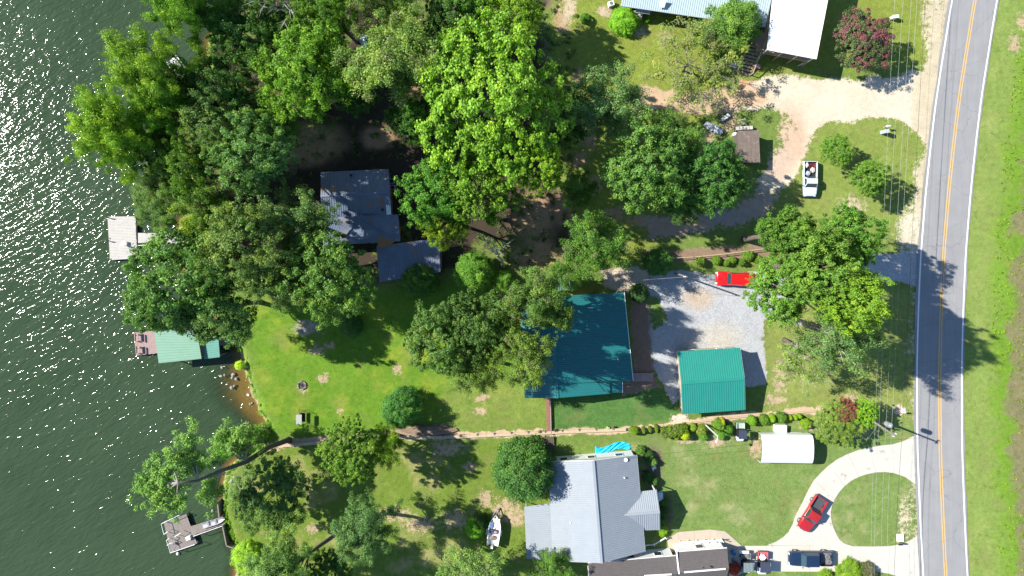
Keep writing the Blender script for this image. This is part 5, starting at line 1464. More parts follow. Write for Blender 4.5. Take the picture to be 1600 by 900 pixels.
# sea wall and rocks
root = thing("sea_wall", "low timber sea wall along the bank by the railed dock", "wall", W(346, 820))
for a, b in (((343, 781), (346, 806)), ((351, 818), (357, 848)), ((357, 849), (368, 853))):
    MB().beam(W(a[0], a[1], -.35), W(b[0], b[1], -.35), .16, 1.5).build("wall_panel", M_WOODG, root)
M_ROCK = mat("shore_rock", (0.26, 0.245, 0.23), .9, var=.25, scale=3, fine=14)
rr_ = random.Random(8)
for i, (x, y, s) in enumerate(((347, 574, .5), (346, 588, .45), (351, 586, .4), (365, 585, .7), (369, 592, .55), (363, 590, .5), (362, 606, .6), (366, 603, .4), (388, 617, .5), (391, 631, .4), (394, 630, .35), (383, 576, .5), (386, 590, .4),
                               (362, 752, .7), (368, 757, .6), (375, 755, .7), (380, 762, .6), (386, 758, .5), (372, 765, .5), (366, 745, .5), (332, 798, .5))):
    rg = []
    for a in (-1.3, -.6, .1, .7, 1.3): rg.append([(s * .5 * math.cos(a) * math.cos(k * .9) * rr_.uniform(.8, 1.2), s * .4 * math.cos(a) * math.sin(k * .9) * rr_.uniform(.8, 1.2), s * .35 * math.sin(a)) for k in range(7)])
    inw = i < 11 or i == 20
    o = MB().loft(rg).build("shore_rock", M_ROCK if i not in (8,) else M_PVC, None)
    o.location = W(x, y, -.80 if inw else (-.35 if i < 13 else -.12)); o.rotation_euler = (0, 0, rr_.uniform(0, 6))
    od = ("first", "second", "third", "fourth", "fifth", "sixth", "seventh", "eighth", "ninth", "tenth", "eleventh")
    if i == 8: tag(o, "pale rock in the brown shallows by the lake lawn", "rock", "rocks in the shallows")
    elif i < 11: tag(o, od[i] + " grey rock away from the boathouse in the brown shallows", "rock", "rocks in the shallows")
    elif i < 13: tag(o, ("upper" if i == 11 else "lower") + " grey rock at the foot of the lake lawn's bank", "rock", "other shore rocks")
    elif i < 20: tag(o, od[i - 13] + " rock along the bank below the leaning pine", "rock", "rocks on the pine bank")
    else: tag(o, "grey rock in the water beside the railed dock's gangway", "rock", "other shore rocks")
# ------------------------------------------------------------------ vehicles (local axes: x forward, z up)
def car_paint(name, c, rough=.22):
    m, nt, out = new_mat(name); t = NT(nt)
    geo = t.n("ShaderNodeNewGeometry").outputs["Position"]
    f = t.math('ADD', .86, t.math('MULTIPLY', t.noise(geo, 3.0, 4), .28))
    p = t.n("ShaderNodeBsdfPrincipled", i_Roughness=rough, i_Metallic=0.0)
    t.link(t.scale_col(c, f), p.inputs["Base Color"]); p.inputs["Coat Weight"].default_value = .3; p.inputs["Coat Roughness"].default_value = .08
    t.link(p.outputs[0], out.inputs[0]); return m
M_RED = car_paint("red_paint", (0.50, 0.010, 0.012)); M_DKRED = car_paint("dark_red_paint", (0.33, 0.018, 0.022))
M_NAVY = car_paint("navy_paint", (0.012, 0.026, 0.060)); M_SILV = car_paint("silver_blue_paint", (0.50, 0.60, 0.66))
M_WGLASS = mat("windscreen_glass", (0.02, 0.045, 0.055), .04, var=.02, spec=.8)
M_CHROME = mat("chrome", (.6, .6, .62), .18, .9, var=.03)
M_LAMP = mat("headlight_glass", (.7, .7, .68), .15, var=.03); M_TAIL = mat("taillight_red", (.35, .01, .01), .3, var=.03)
def hull_rings(L, Wd, secs):
    """secs: (x fraction, half-width fraction, z bottom, z top, shoulder)"""
    rings = []
    for f, wf, z0, z1, sh in secs:
        x = L * (f - .5); w = Wd / 2 * wf
        rings.append([(x, -w * .92, z0), (x, -w, lerp(z0, z1, .45)), (x, -w * .97, z1 - .06), (x, -w * sh, z1), (x, 0, z1 + .025), (x, w * sh, z1), (x, w * .97, z1 - .06), (x, w, lerp(z0, z1, .45)), (x, w * .92, z0)])
    return rings
def wheel(root, x, y, r=.36, w=.24):
    n = 16; rings = []
    for yy_, k in ((-w / 2, .62), (-w / 2, .93), (-w * .3, 1.0), (w * .3, 1.0), (w / 2, .93), (w / 2, .62)):
        rings.append([(x + r * k * math.cos(2 * math.pi * i / n), y + yy_, r + r * k * math.sin(2 * math.pi * i / n)) for i in range(n)])
    o = MB().loft(rings, True, False).build("wheel", M_TYRE, root, local=True)
    MB().tube([(x, y - w * .45, r), (x, y + w * .45, r)], r * .62, 12).build("rim", M_CHROME, o, local=True)
def greenhouse(root, L, Wd, x0, x1, zb, zt, paint, rake_f=.55, rake_r=.25):
    """cab: painted roof and pillars, glass set proud"""
    w0, w1 = Wd * .46, Wd * .38
    b = [(x0, -w0), (x1, -w0), (x1, w0), (x0, w0)]; tp = [(x0 + rake_r, -w1), (x1 - rake_f, -w1), (x1 - rake_f, w1), (x0 + rake_r, w1)]
    mid_ = [((x0 + rake_r + x1 - rake_f) / 2, 0)]
    vs = [(x, y, zb) for x, y in b] + [(x, y, zt) for x, y in tp]
    c = ((x0 + rake_r + x1 - rake_f) / 2, 0, zt + .05)
    MB().add(vs + [c], [(3, 2, 1, 0), (0, 1, 5, 4), (1, 2, 6, 5), (2, 3, 7, 6), (3, 0, 4, 7), (4, 5, 8), (5, 6, 8), (6, 7, 8), (7, 4, 8)]).build("cab", paint, root, local=True)
    def pane(nm, p, sx=.86, sz=.84, off=.012):
        p = [Vector(q) for q in p]; ce = sum(p, Vector()) / 4; n_ = (p[1] - p[0]).cross(p[3] - p[0]).normalized()
        if n_.dot(ce - Vector((ce.x * .0 + (x0 + x1) / 2, 0, (zb + zt) / 2 - .4))) < 0: n_ = -n_
        q = [ce + (v - ce) * sx + n_ * off for v in p]; b2 = [v - n_ * .03 for v in q]
        MB().add(q + b2, [(0, 1, 2, 3), (7, 6, 5, 4), (0, 4, 5, 1), (1, 5, 6, 2), (2, 6, 7, 3), (3, 7, 4, 0)]).build(nm, M_WGLASS, root, local=True)
    pane("windshield", [vs[1], vs[2], vs[6], vs[5]], .90); pane("rear_window", [vs[3], vs[0], vs[4], vs[7]], .8)
    pane("side_window", [vs[0], vs[1], vs[5], vs[4]], .8); pane("side_window", [vs[2], vs[3], vs[7], vs[6]], .8)
def pickup(name, label, px, py, ang, L, Wd, paint, cat="pickup truck", bed=.36, cab=(.36, .72), zt=1.72, bedliner=None, dark_bed=True):
    p = W(px, py, .9); root = thing(name, label, cat, (p.x, p.y, 0.06), math.radians(ang))
    xb = L * (bed - .5)            # bed ends here
    MB().loft(hull_rings(L, Wd, [(bed, .97, .38, 1.02, .90), (.62, .98, .36, 1.06, .90), (.72, .98, .36, 1.06, .88), (.82, .98, .38, 1.03, .84), (.93, .93, .42, .97, .80), (.985, .84, .45, .88, .76)])).build("body", paint, root, local=True, smooth=False)
    b = MB()
    x0 = -L / 2 + .06
    MB().box(((x0 + xb) / 2, 0, .55), (xb - x0, Wd * .9, .10)).build("bed_floor", bedliner or M_BLACK, root, local=True)
    for s in (-1, 1): MB().box(((x0 + xb) / 2, s * Wd * .468, .74), (xb - x0, .075, .58)).build("bed_side", paint, root, local=True)
    MB().box((x0 + .04, 0, .76), (.08, Wd * .80, .52)).build("tailgate", paint, root, local=True)
    MB().box((xb - .02, 0, .78), (.06, Wd * .80, .44)).build("bed_bulkhead", bedliner or M_BLACK, root, local=True)
    greenhouse(root, L, Wd, L * (cab[0] - .5), L * (cab[1] - .5), 1.0, zt, paint)
    MB().box((L / 2 - .02, 0, .52), (.14, Wd * .9, .2)).build("front_bumper", M_CHROME, root, local=True)
    MB().box((-L / 2 + .0, 0, .5), (.14, Wd * .88, .18)).build("rear_bumper", M_CHROME, root, local=True)
    for s in (-1, 1):
        MB().box((L * .487, s * Wd * .33, .76), (.10, .30, .16)).build("headlight", M_LAMP, root, local=True)
        MB().box((-L / 2 + .05, s * Wd * .44, .78), (.06, .12, .28)).build("taillight", M_TAIL, root, local=True)
        MB().box((L * (cab[1] - .5) - .25, s * (Wd * .5 + .10), 1.14), (.10, .18, .14)).build("mirror", M_BLACK, root, local=True)
        for x in (L * .34, -L * .31): wheel(root, x, s * (Wd / 2 - .13))
    return root
pickup("pickup_truck", "dark red pickup with open bed parked on the concrete loop", 1269.5, 803, -122, 5.3, 1.95, M_DKRED, bedliner=mat("bed_liner", (.06, .065, .075), .7))
pickup("pickup_truck", "dark navy pickup with tyres in its bed at the bottom driveway", 1267, 873, 180, 6.2, 2.05, M_NAVY, bedliner=mat("bed_liner_grey", (.14, .14, .14), .7), cab=(.32, .74), bed=.28)
pickup("pickup_truck", "silver blue pickup with junk in its bed on the grass", 1266, 279, -91, 5.0, 1.95, M_SILV, bed=.46, cab=(.46, .76), zt=1.62)
# tyres lying in the navy pickup's bed
for i, (x, y) in enumerate(((1293, 869.5), (1295.5, 878))):
    p = W(x, y, .75); rt = thing("spare_tyre", "%s of two loose tyres lying in the navy pickup's bed" % ("upper" if i == 0 else "lower"), "tyre", (p.x, p.y, .68), group="tyres in the pickup bed")
    rings = [[(R * math.cos(k * math.pi / 8), R * math.sin(k * math.pi / 8), z) for k in range(16)] for R, z in ((.20, 0), (.34, 0), (.38, .1), (.34, .2), (.20, .2), (.18, .1), (.20, 0))]
    MB().loft(rings, True, False).build("tread", mat("dusty_rubber", (.16, .15, .14), .9), rt, local=True)
    MB().tube([(0, 0, .03), (0, 0, .17)], .185, 12).build("hub", M_STEEL, rt, local=True)
M_REDFR = mat("red_frame_paint", (.35, .04, .04), .5); M_SACK = mat("white_sack", (.62, .60, .60), .8); M_TARPG = mat("grey_blue_tarp", (.34, .37, .42), .6, var=.25, scale=4)
def lump(name, label, cat, px, py, z, sx, sy, sz, m, seed=1, group=None, rz=0):
    r = random.Random(seed); rg = []
    for a in (-1.25, -.7, -.1, .5, .95, 1.35): rg.append([(sx * max(.05, math.cos(a)) ** .7 * math.cos(k * math.pi / 6) * r.uniform(.6, 1.3), sy * max(.05, math.cos(a)) ** .7 * math.sin(k * math.pi / 6) * r.uniform(.6, 1.3), sz * (1 + math.sin(a)) / 2 * r.uniform(.9, 1.15)) for k in range(12)])
    o = MB().loft(rg).build(name, m, None); o.location = W(px, py, z); o.rotation_euler = (0, 0, rz)
    return tag(o, label, cat, group)
lump("white_sack", "white sack at the rear left of the silver pickup's bed", "sack", 1260, 258.5, .66, .24, .36, .4, M_SACK, 2)
lump("grey_tarp", "grey crumpled tarp in the silver pickup's bed behind the cab", "tarp", 1262, 271, .66, .42, .36, .35, M_TARPG, 3)
lump("round_bundle", "pale round bundle in the middle of the silver pickup's bed", "bundle", 1269, 266, .66, .34, .34, .4, mat("pale_bundle", (.48, .42, .40), .8, var=.3, scale=6), 4)
rt = thing("tubular_rack", "dark red tubular rack lying in the silver pickup's bed", "rack", W(1268, 260, .66))
for a, b in (((1264, 257), (1272, 256)), ((1272, 256), (1273, 264)), ((1264, 257), (1265, 263)), ((1264, 260), (1273, 259))): MB().tube([W(*a, .78), W(*b, .78)], .035, 5).build("bar", M_REDFR, rt)
MB().tube([W(1266, 258, .61), W(1266, 258, .78)], .035, 5).build("foot", M_REDFR, rt)

# red wagon with bulging fenders
p = W(1149, 436, .9); root = thing("red_wagon", "bright red old car with bulging front fenders on the gravel", "car", (p.x, p.y, .02), math.radians(177))
L, Wd = 5.5, 2.0
MB().loft(hull_rings(L, Wd, [(.01, .86, .42, .98, .86), (.06, .97, .38, 1.04, .9), (.16, 1.02, .36, 1.06, .9), (.3, 1.0, .36, 1.05, .9), (.45, .90, .36, 1.05, .9), (.66, .88, .36, 1.04, .86), (.74, .98, .38, 1.03, .8), (.86, 1.04, .38, .99, .78), (.95, .98, .42, .92, .74), (.99, .80, .48, .82, .7)])).build("body", M_RED, root, local=True, smooth=True)
greenhouse(root, L, Wd * .98, -L * .47, L * .22, 1.0, 1.66, M_RED, .42, .2)
MB().loft([[(L * .24, -.42, 1.05), (L * .24, .42, 1.05), (L * .24, 0, 1.12)], [(L * .45, -.22, .98), (L * .45, .22, .98), (L * .45, 0, 1.03)]]).build("hood_bulge", M_RED, root, local=True)
MB().box((L / 2 - .02, 0, .52), (.14, Wd * .92, .18)).build("front_bumper", M_CHROME, root, local=True); MB().box((-L / 2, 0, .52), (.14, Wd * .9, .18)).build("rear_bumper", M_CHROME, root, local=True)
for s in (-1, 1):
    MB().tube([(L * .46, s * .72, .80), (L * .497, s * .72, .79)], .13, 12).build("headlight", M_LAMP, root, local=True)
    MB().box((-L / 2 + .03, s * .8, .8), (.06, .14, .24)).build("taillight", M_TAIL, root, local=True)
    for x in (L * .35, -L * .31): wheel(root, x, s * (Wd / 2 - .12), .35)

# golf carts and utility carts
def cart(label, px, py, ang, L, Wd, body, roofm, bedm, name="utility_cart", roof=True):
    p = W(px, py, .8); root = thing(name, label, "cart", (p.x, p.y, .06), math.radians(ang))
    MB().box((0, 0, .42), (L * .96, Wd * .8, .18)).build("chassis", M_BLACK, root, local=True)
    MB().loft(hull_rings(L, Wd, [(.70, .92, .34, .86, .8), (.82, .95, .36, .84, .8), (.93, .84, .40, .74, .7), (.99, .6, .45, .62, .6)])).build("hood", body, root, local=True)
    MB().box((-.05 * L, 0, .66), (.44, Wd * .82, .14)).build("seat", M_BLACK, root, local=True); MB().box((-.05 * L - .24, 0, .92), (.10, Wd * .82, .46), ry=-.15).build("seat_back", M_BLACK, root, local=True)
    bx0 = -L * .48
    MB().box((-L * .33, 0, .62), (L * .30, Wd * .86, .06)).build("cargo_bed", bedm, root, local=True)
    for s in (-1, 1): MB().box((-L * .33, s * Wd * .43, .76), (L * .30, .05, .24)).build("bed_side", bedm, root, local=True)
    MB().box((bx0, 0, .76), (.05, Wd * .86, .24)).build("tailgate", bedm, root, local=True)
    if roof:
        r = MB().box((.02 * L, 0, 1.86), (L * .44, Wd * .9, .06)); r.build("roof", roofm, root, local=True)
        for k in (-.3, 0, .3): MB().box((.02 * L, k * Wd, 1.902), (L * .42, .10, .025)).build("roof_rib", roofm, root, local=True)
    for sx in (-.17, .22):
        for s in (-1, 1): MB().tube([(sx * L, s * Wd * .40, .5), (sx * L * .96, s * Wd * .40, 1.84)], .025, 6).build("roof_post", M_BLACK, root, local=True)
    MB().tube([(.17 * L, -.25, 1.05), (.13 * L, -.25, 1.1)], .17, 10).build("steering_wheel", M_BLACK, root, local=True)
    for s in (-1, 1):
        for x in (L * .34, -L * .32): wheel(root, x, s * Wd * .42, .28, .22)
        MB().box((L * .46, s * Wd * .28, .66), (.06, .16, .1)).build("headlight", M_LAMP, root, local=True)
M_UTG = mat("cart_grey_green", (.16, .20, .20), .4); M_UTW = mat("cart_white", (.68, .68, .70), .35); M_ROOFD = mat("cart_roof_dark", (.045, .055, .085), .4); M_UTP = mat("cart_pink_red", (.50, .12, .14), .4)
cart("grey green utility cart nearest the dark shingle roof", 1165.5, 880, -90, 2.9, 1.5, M_UTG, M_UTG, M_UTP if False else M_UTG)
cart("utility cart with pinkish cargo box and dark ribbed roof", 1191.5, 880, -92, 3.3, 1.55, M_UTW, M_ROOFD, M_UTP)
cart("golf cart with dark roof beside the white carport", 1157, 675, -91, 2.7, 1.25, M_UTW, M_ROOFD, mat("pale_green_basket", (.34, .44, .36), .6), name="golf_cart")
for i, x in enumerate((1161, 1168)):
    p = W(x, 869, .85); rt = thing("cart_spare_wheel", "%s of two small wheels lying in the grey utility cart" % ("left" if i == 0 else "right"), "wheel", (p.x, p.y, .72), group="wheels in the utility cart")
    MB().loft([[(R * math.cos(k * math.pi / 7), R * math.sin(k * math.pi / 7), z) for k in range(14)] for R, z in ((.16, 0), (.28, 0), (.31, .08), (.28, .16), (.16, .16))], True, True).build("tyre", mat("dusty_rubber", (.16, .15, .14), .9), rt, local=True)
    MB().tube([(0, 0, .14), (0, 0, .19)], .09, 8).build("hub", M_STEEL, rt, local=True)
o = MB().box((0, 0, .12), (1.3, .34, .24)).build("white_foam_box", M_PVC, None); o.location = (W(1163, 863, .9).x, W(1163, 863, .9).y, .98)
o.location.z = .70; tag(o, "long white box at the back of the grey utility cart", "box")
lump("cargo_bundle", "white and black bundle in the pinkish cargo box", "bundle", 1191, 870, .73, .5, .45, .3, mat("mottled_load", (.66, .66, .66), .7, stain=((.04, .04, .05), 4.0, .56)), 11)
p = W(1144, 861); rt = thing("blue_barrel", "blue round barrel at the corner of the dark shingle roof", "barrel", (p.x, p.y, .05))
MB().loft([[(R * math.cos(k * math.pi / 8), R * math.sin(k * math.pi / 8), z) for k in range(16)] for R, z in ((.26, 0), (.30, .1), (.31, .45), (.30, .8), (.26, .9))]).build("drum", mat("blue_plastic", (.02, .12, .32), .4), rt, local=True)
MB().tube([(.1, .05, .9), (.1, .05, .93)], .05, 8).build("bung", M_BLACK, rt, local=True)
p = W(1144, 874); rt = thing("grey_bucket", "grey round bucket below the blue barrel", "bucket", (p.x, p.y, .05))
MB().loft([[(R * math.cos(k * math.pi / 8), R * math.sin(k * math.pi / 8), z) for k in range(16)] for R, z in ((.2, 0), (.26, .42), (.23, .42), (.17, .04))]).build("pail", M_STEEL, rt, local=True)

# boat on its trailer
p = W(772.5, 827, .8); BZ = math.radians(83)
root = thing("boat_trailer", "metal boat trailer under the white motor boat", "trailer", (p.x, p.y, .0), BZ)
for s in (-1, 1):
    MB().beam((-1.8, s * .55, .5), (1.6, s * .5, .5), .08, .1).build("frame_rail", M_GALV, root, local=True)
    MB().beam((1.6, s * .5, .5), (2.9, 0, .45), .08, .1).build("tongue", M_GALV, root, local=True)
    wheel(root, -.5, s * 1.0, .3, .2)
    MB().box((-.5, s * 1.0, .66), (.8, .26, .05)).build("fender", M_PVC, root, local=True)
MB().beam((-.5, -.95, .3), (-.5, .95, .3), .08, .08).build("axle", M_GALV, root, local=True)
MB().box((2.6, 0, .22), (.08, .08, .46)).build("jack", M_GALV, root, local=True)
root = thing("motor_boat", "white open motor boat loaded with gear on a trailer", "boat", (p.x, p.y, .56), BZ)
MB().loft(boat_hull(4.3, 1.75, .7)).build("hull", M_PVC, root, local=True)
MB().box((1.05, -.15, .66), (1.3, .95, .06)).build("foredeck", mat("cream_deck", (.66, .64, .52), .6), root, local=True)
MB().box((-.2, -.3, .55), (.5, .5, .35)).build("seat", mat("boat_navy_seat", (.05, .07, .13), .6), root, local=True)
MB().box((-.2, .35, .55), (.6, .45, .3)).build("seat", mat("boat_navy_seat", (.05, .07, .13), .6), root, local=True)
m_ = MB().box((-2.25, .05, .85), (.36, .34, .5), taper=.8).build("outboard_motor", M_PVC, root, local=True)
MB().box((-2.25, .05, .3), (.16, .12, .7)).build("motor_leg", M_BLACK, m_, local=True)
MB().box((-1.75, -.5, .62), (.7, .45, .1)).build("stern_locker", M_PVC, root, local=True)
lump("blue_cooler_bag", "blue cover in the middle of the motor boat", "cover", 769, 820, 1.12, .3, .5, .25, mat("blue_cover", (.10, .17, .33), .7, var=.2), 21)
lump("pink_cushion", "pink cushion in the motor boat", "cushion", 775, 831, 1.12, .24, .22, .22, mat("pink_cloth", (.5, .22, .24), .8), 22)
lump("brown_gear", "brown tangled gear at the motor boat's stern", "gear", 769, 840, 1.05, .4, .3, .25, mat("brown_gear_cloth", (.22, .17, .13), .9, var=.4, scale=7), 23)

# ------------------------------------------------------------------ yard things
# timber retaining wall and its posts
root = thing("timber_wall", "long low treated timber wall crossing the lawns left to right", "retaining wall", W(700, 683))
TW = [(436, 697), (500, 692), (560, 687), (600, 684.5), (640, 684), (680, 683.5), (720, 682.5), (760, 680.5), (800, 678.5), (840, 677), (880, 675), (920, 673.5), (960, 672), (978, 671)]
for a, b in zip(TW[:-1], TW[1:]):
    A, B = W(*a, .38), W(*b, .38); d = (B - A) * .0015
    MB().beam(A + d, B - d, .42, .07).build("cap_board", M_WOODT, root)
    for k in range(2):
        o_ = Vector((0, -.12, 0)); MB().beam(A + d + o_ - Vector((0, 0, .12 + k * .17)), B - d + o_ - Vector((0, 0, .12 + k * .17)), .1, .155).build("timber", M_WOODT, root)
for x in np.arange(560, 980, 26.5):
    y = float(np.interp(x, [p[0] for p in TW], [p[1] for p in TW])); p = W(x, y - 2.2, .25); MB().box((p.x, p.y, .27), (.16, .2, .52)).build("post", M_WOODG, root)
root = thing("garden_edging", "low timber edging continuing behind the clipped hedge", "edging", W(1150, 655))
EG = [(982, 671), (1030, 666), (1075, 661), (1130, 654), (1170, 650), (1230, 646), (1285, 641)]
for a, b in zip(EG[:-1], EG[1:]): MB().beam(lerp(W(*a, .12), W(*b, .12), .003), lerp(W(*a, .12), W(*b, .12), .997), .16, .28).build("timber", M_WOODT, root)
root = thing("slatted_ramp", "dark slatted wooden ramp below the timber wall", "ramp", W(857, 694))
for i in range(7):
    x0, x1 = 848 + i * 2.5, 850 + i * 2.5
    MB().plate([W(x0, 682.5, .42), W(x1, 682.5, .42), W(x1 + 2.2, 708, .12), W(x0 + 2.2, 708, .12)], .05).build("slat", mat("old_dark_wood", (.11, .095, .07), .9, var=.25), root)
for x, y, z in ((849, 685, .36), (864, 685, .36), (851, 706, .14), (866, 706, .14)):
    p = W(x, y); MB().box((p.x, p.y, z / 2 - .02), (.1, .1, z)).build("leg", M_WOODG, root)
# planters and edging bits on the wall
for i, (x, y, c) in enumerate(((843, 673.5, g_mid), (868, 671.5, (0.05, .06, .03)), (949, 667.5, (.2, .3, .2)), (957, 667, (.10, .09, .04)))):
    rt = thing("flower_pot", ("first", "second", "third", "fourth")[i] + " from the left of the potted plants along the timber wall's top", "potted plant", W(x, y, .0), group="potted plants on the timber wall")
    MB().loft([[(R * math.cos(k * .785), R * math.sin(k * .785), z) for k in range(8)] for R, z in ((.14, -.02), (.2, .3), (.17, .3), (.16, .24))]).build("pot", M_BRICKW, rt, local=True)
    rg = np.random.default_rng(i); V, F, var = leaves(rg, np.array([[0, 0, .45], [.1, .05, .5], [-.1, 0, .42]]), np.array([.22, .18, .18]), 50, .07, .5)
    me = np_mesh("plant", V, F, {"Var": var}); me.materials.append(M_LEAF); o = bpy.data.objects.new("plant", me); o.parent = rt; o.color = tuple(c) + (1,); col.objects.link(o)

# blue tarp
rng = np.random.default_rng(4); nx_, ny_ = 44, 14
vs = []
for j in range(ny_):
    for i in range(nx_):
        u, v = i / (nx_ - 1), j / (ny_ - 1)
        p = W(930 + u * 55, (697 + 3 * math.sin(u * 7) - u * 6) + v * 11, 0)
        z = .12 + .16 * math.sin(u * 17 + v * 4) * math.sin(v * 5 + u * 6) + .09 * math.sin(u * 31 + v * 12) + .05 * rng.random()
        if i in (0, nx_ - 1) or j in (0, ny_ - 1): z = .02
        vs.append((p.x, p.y, max(z, .02)))
fs = [(j * nx_ + i, (j + 1) * nx_ + i, (j + 1) * nx_ + i + 1, j * nx_ + i + 1) for j in range(ny_ - 1) for i in range(nx_ - 1)]
o = MB().add(vs, fs).build("blue_tarp", mat("blue_tarp", (.012, .40, .60), .45, var=.15, scale=3), None)
tag(o, "crumpled bright blue tarp on the ground above the grey roofed house", "tarp"); o.modifiers.new("thickness", 'SOLIDIFY').thickness = .015

# lawn swing
p = W(470, 657); root = thing("lawn_swing", "canopied metal lawn swing standing on the lake lawn", "swing", (p.x, p.y, 0))
q = W(467, 655.5, 1.7); MB().box(tuple(q), (.75, 1.35, .04), ry=.15).build("canopy", mat("swing_canopy", (.38, .39, .37), .7), root)
for dy in (-.95, .95):
    for dxx in (-.6, .7): MB().tube([(q.x + dxx, q.y + dy, 0.0), (q.x + .05, q.y + dy, 1.65)], .03, 6).build("frame_leg", M_BLACK, root)
MB().tube([(q.x + .05, q.y - .97, 1.65), (q.x + .05, q.y + .97, 1.65)], .03, 6).build("top_bar", M_BLACK, root)
MB().box((q.x + .25, q.y, .48), (.5, 1.3, .06)).build("seat", M_BLACK, root); MB().box((q.x - .05, q.y, .75), (.05, 1.3, .5), ry=-.15).build("backrest", M_BLACK, root)
for dy in (-.6, .6): MB().tube([(q.x + .2, q.y + dy, .5), (q.x + .05, q.y + dy, 1.65)], .012, 5).build("chain", M_STEEL, root)
# fire pit
p = W(472, 602); root = thing("fire_pit", "ring of dark stones with ash on the lake lawn", "fire pit", (p.x, p.y, 0))
for k in range(14):
    a = k * 2 * math.pi / 14; MB().box((p.x + .56 * math.cos(a), p.y + .56 * math.sin(a), .09), (.20, .24, .22), a, taper=.8).build("stone", M_ROCK if k % 3 else M_WALLD, root)
MB().tube([(p.x, p.y, -.02), (p.x, p.y, .05)], .46, 14).build("ash_bed", mat("ash", (.13, .10, .095), .95, var=.5, scale=8), root)
for a in (.3, 1.5, 2.6): MB().tube([(p.x - .3 * math.cos(a), p.y - .3 * math.sin(a), .07), (p.x + .32 * math.cos(a), p.y + .3 * math.sin(a), .12)], .05, 6).build("charred_log", M_DARK, root)

# power pole, wires
p = W(1337, 640); PT = W(1397, 680, 10.2)
root = thing("power_pole", "wooden power pole with grey transformer beside the road", "power pole", (p.x, p.y, 0))
P0 = Vector((p.x, p.y, -.3)); P1 = PT
MB().tube([P0, lerp(P0, P1, .5), P1], [.17, .15, .11], 10).build("pole", M_WOODG, root)
tp = W(1387, 666.5, 8.9)
tf = MB().tube([tp + Vector((.1, .25, -.5)), tp + Vector((.1, .25, .42))], .33, 14).build("transformer", M_GALV, root)
MB().tube([tp + Vector((.1, .25, .42)), tp + Vector((.1, .25, .62))], .05, 8).build("bushing", M_PVC, tf)
ca, cb = P1 + Vector((-2.0, .05, -.35)), P1 + Vector((.35, -.3, -.2))
MB().beam(P1 + Vector((-.2, -.25, -.1)), P1 + Vector((.25, .3, -.1)), .1, .12).build("bracket", M_GALV, root)
for s in (-.12, .2): MB().tube([P1 + Vector((s, s, -.05)), P1 + Vector((s, s, .22))], .05, 7).build("insulator", M_PVC, root)
M_WIRE = mat("aluminium_wire", (.36, .37, .37), .5, .3, var=.03); M_WIRED = mat("dark_cable", (.04, .04, .04), .7)
def wire(label, pts, r, m, sag=.0, name="power_line", group="overhead lines along the road"):
    q = []
    for a, b in zip(pts[:-1], pts[1:]):
        for k in range(12):
            f = k / 12; v = lerp(Vector(a), Vector(b), f); v.z -= sag * 4 * f * (1 - f); q.append(v)
    q.append(Vector(pts[-1]))
    o = MB().tube(q, r, 5).build(name, m, None); return tag(o, label, "power line", group)
for i, (xt, xm, xb, h) in enumerate(((1398, 1367, 1361, 8.6), (1411, 1373, 1366, 9.0), (1424, 1384, 1377, 9.4), (1433, 1393, 1386, 9.6))):
    wire(("leftmost", "second from left", "third from left", "fourth from left") [i] + " of the thin pale wires running along the road", [W(xt + 20, -220, h + .6), W(xt, 0, h), W(xm, 672, h + .2), W(xb, 900, h), W(xb + 10, 1150, h + .6)], .010, M_WIRE, .25)
wire("dark cable running along the road closest to the asphalt", [W(1462, -220, 6.6), W(1446, 0, 6.2), W(1410, 672, 6.2), W(1397, 900, 6.2), W(1402, 1150, 6.6)], .020, M_WIRED, .15)
wire("service wire from the power pole across the lawn to the grey roofed house", [PT + Vector((0, 0, -1.6)), W(978, 716, 3.9)], .016, M_WIRED, .5, "service_drop", "service wires")
p = W(1382, 700, 0)
wire("thin guy wire slanting down from the power pole", [lerp(P0, P1, .62), W(1352, 692, 0)], .014, M_GALV, 0, "guy_wire", "service wires")
# yard mast by the gravel
p = W(1055, 427); q = W(1073, 432.5, 8.2)
root = thing("yard_pole", "bare wooden pole casting a long shadow across the gravel pad", "pole", (p.x, p.y, 0))
MB().tube([Vector((p.x, p.y, -.2)), q], [.14, .10], 9).build("pole", M_WOODG, root)
MB().beam(q + Vector((-.4, 0, -.15)), q + Vector((.15, 0, -.15)), .1, .1).build("bracket", M_TRIM, root)
wire("thin cable from the yard pole towards the green roofed house", [q, W(975, 440, 4.2), W(960, 462, 3.3)], .014, M_WIRE, .1, "service_drop", "service wires")
# lamp post by the hedge
p = W(1101, 662.5); q = W(1121.5, 681.5, 5.6)
root = thing("lamp_post", "pale green leaning lamp post with white globe in the hedge", "lamp post", (p.x, p.y, 0))
MB().tube([Vector((p.x, p.y, -.1)), q], [.13, .10], 9).build("post", mat("pale_green_paint", (.40, .46, .34), .6), root)
e = W(1119.5, 689.5, 5.6); MB().tube([q, lerp(q, e, .5) + Vector((0, 0, .15)), e], .05, 7).build("arm", M_PVC, root)
MB().loft([[e + Vector((.2 * math.cos(a) * math.cos(k * .785), .2 * math.cos(a) * math.sin(k * .785), .17 * math.sin(a))) for k in range(8)] for a in (-1.4, -.7, 0, .7, 1.4)]).build("globe", M_PVC, root, smooth=True)

# fence
root = thing("wire_fence", "low wire fence between the path and the gravel pad", "fence", W(1120, 397))
FA = [(1049, 403.5), (1090, 401), (1130, 397), (1165, 392.5), (1202, 387.5)]
for a, b in zip(FA[:-1], FA[1:]):
    MB().beam(W(*a, .95), W(*b, .95), .07, .07).build("top_rail", M_WOODT, root)
    MB().beam(W(*a, .35), W(*b, .35), .03, .03).build("wire_strand", M_STEEL, root)
for a in FA:
    p = W(*a, 0); MB().box((p.x, p.y, .5), (.09, .09, 1.05)).build("post", M_WOODT, root)

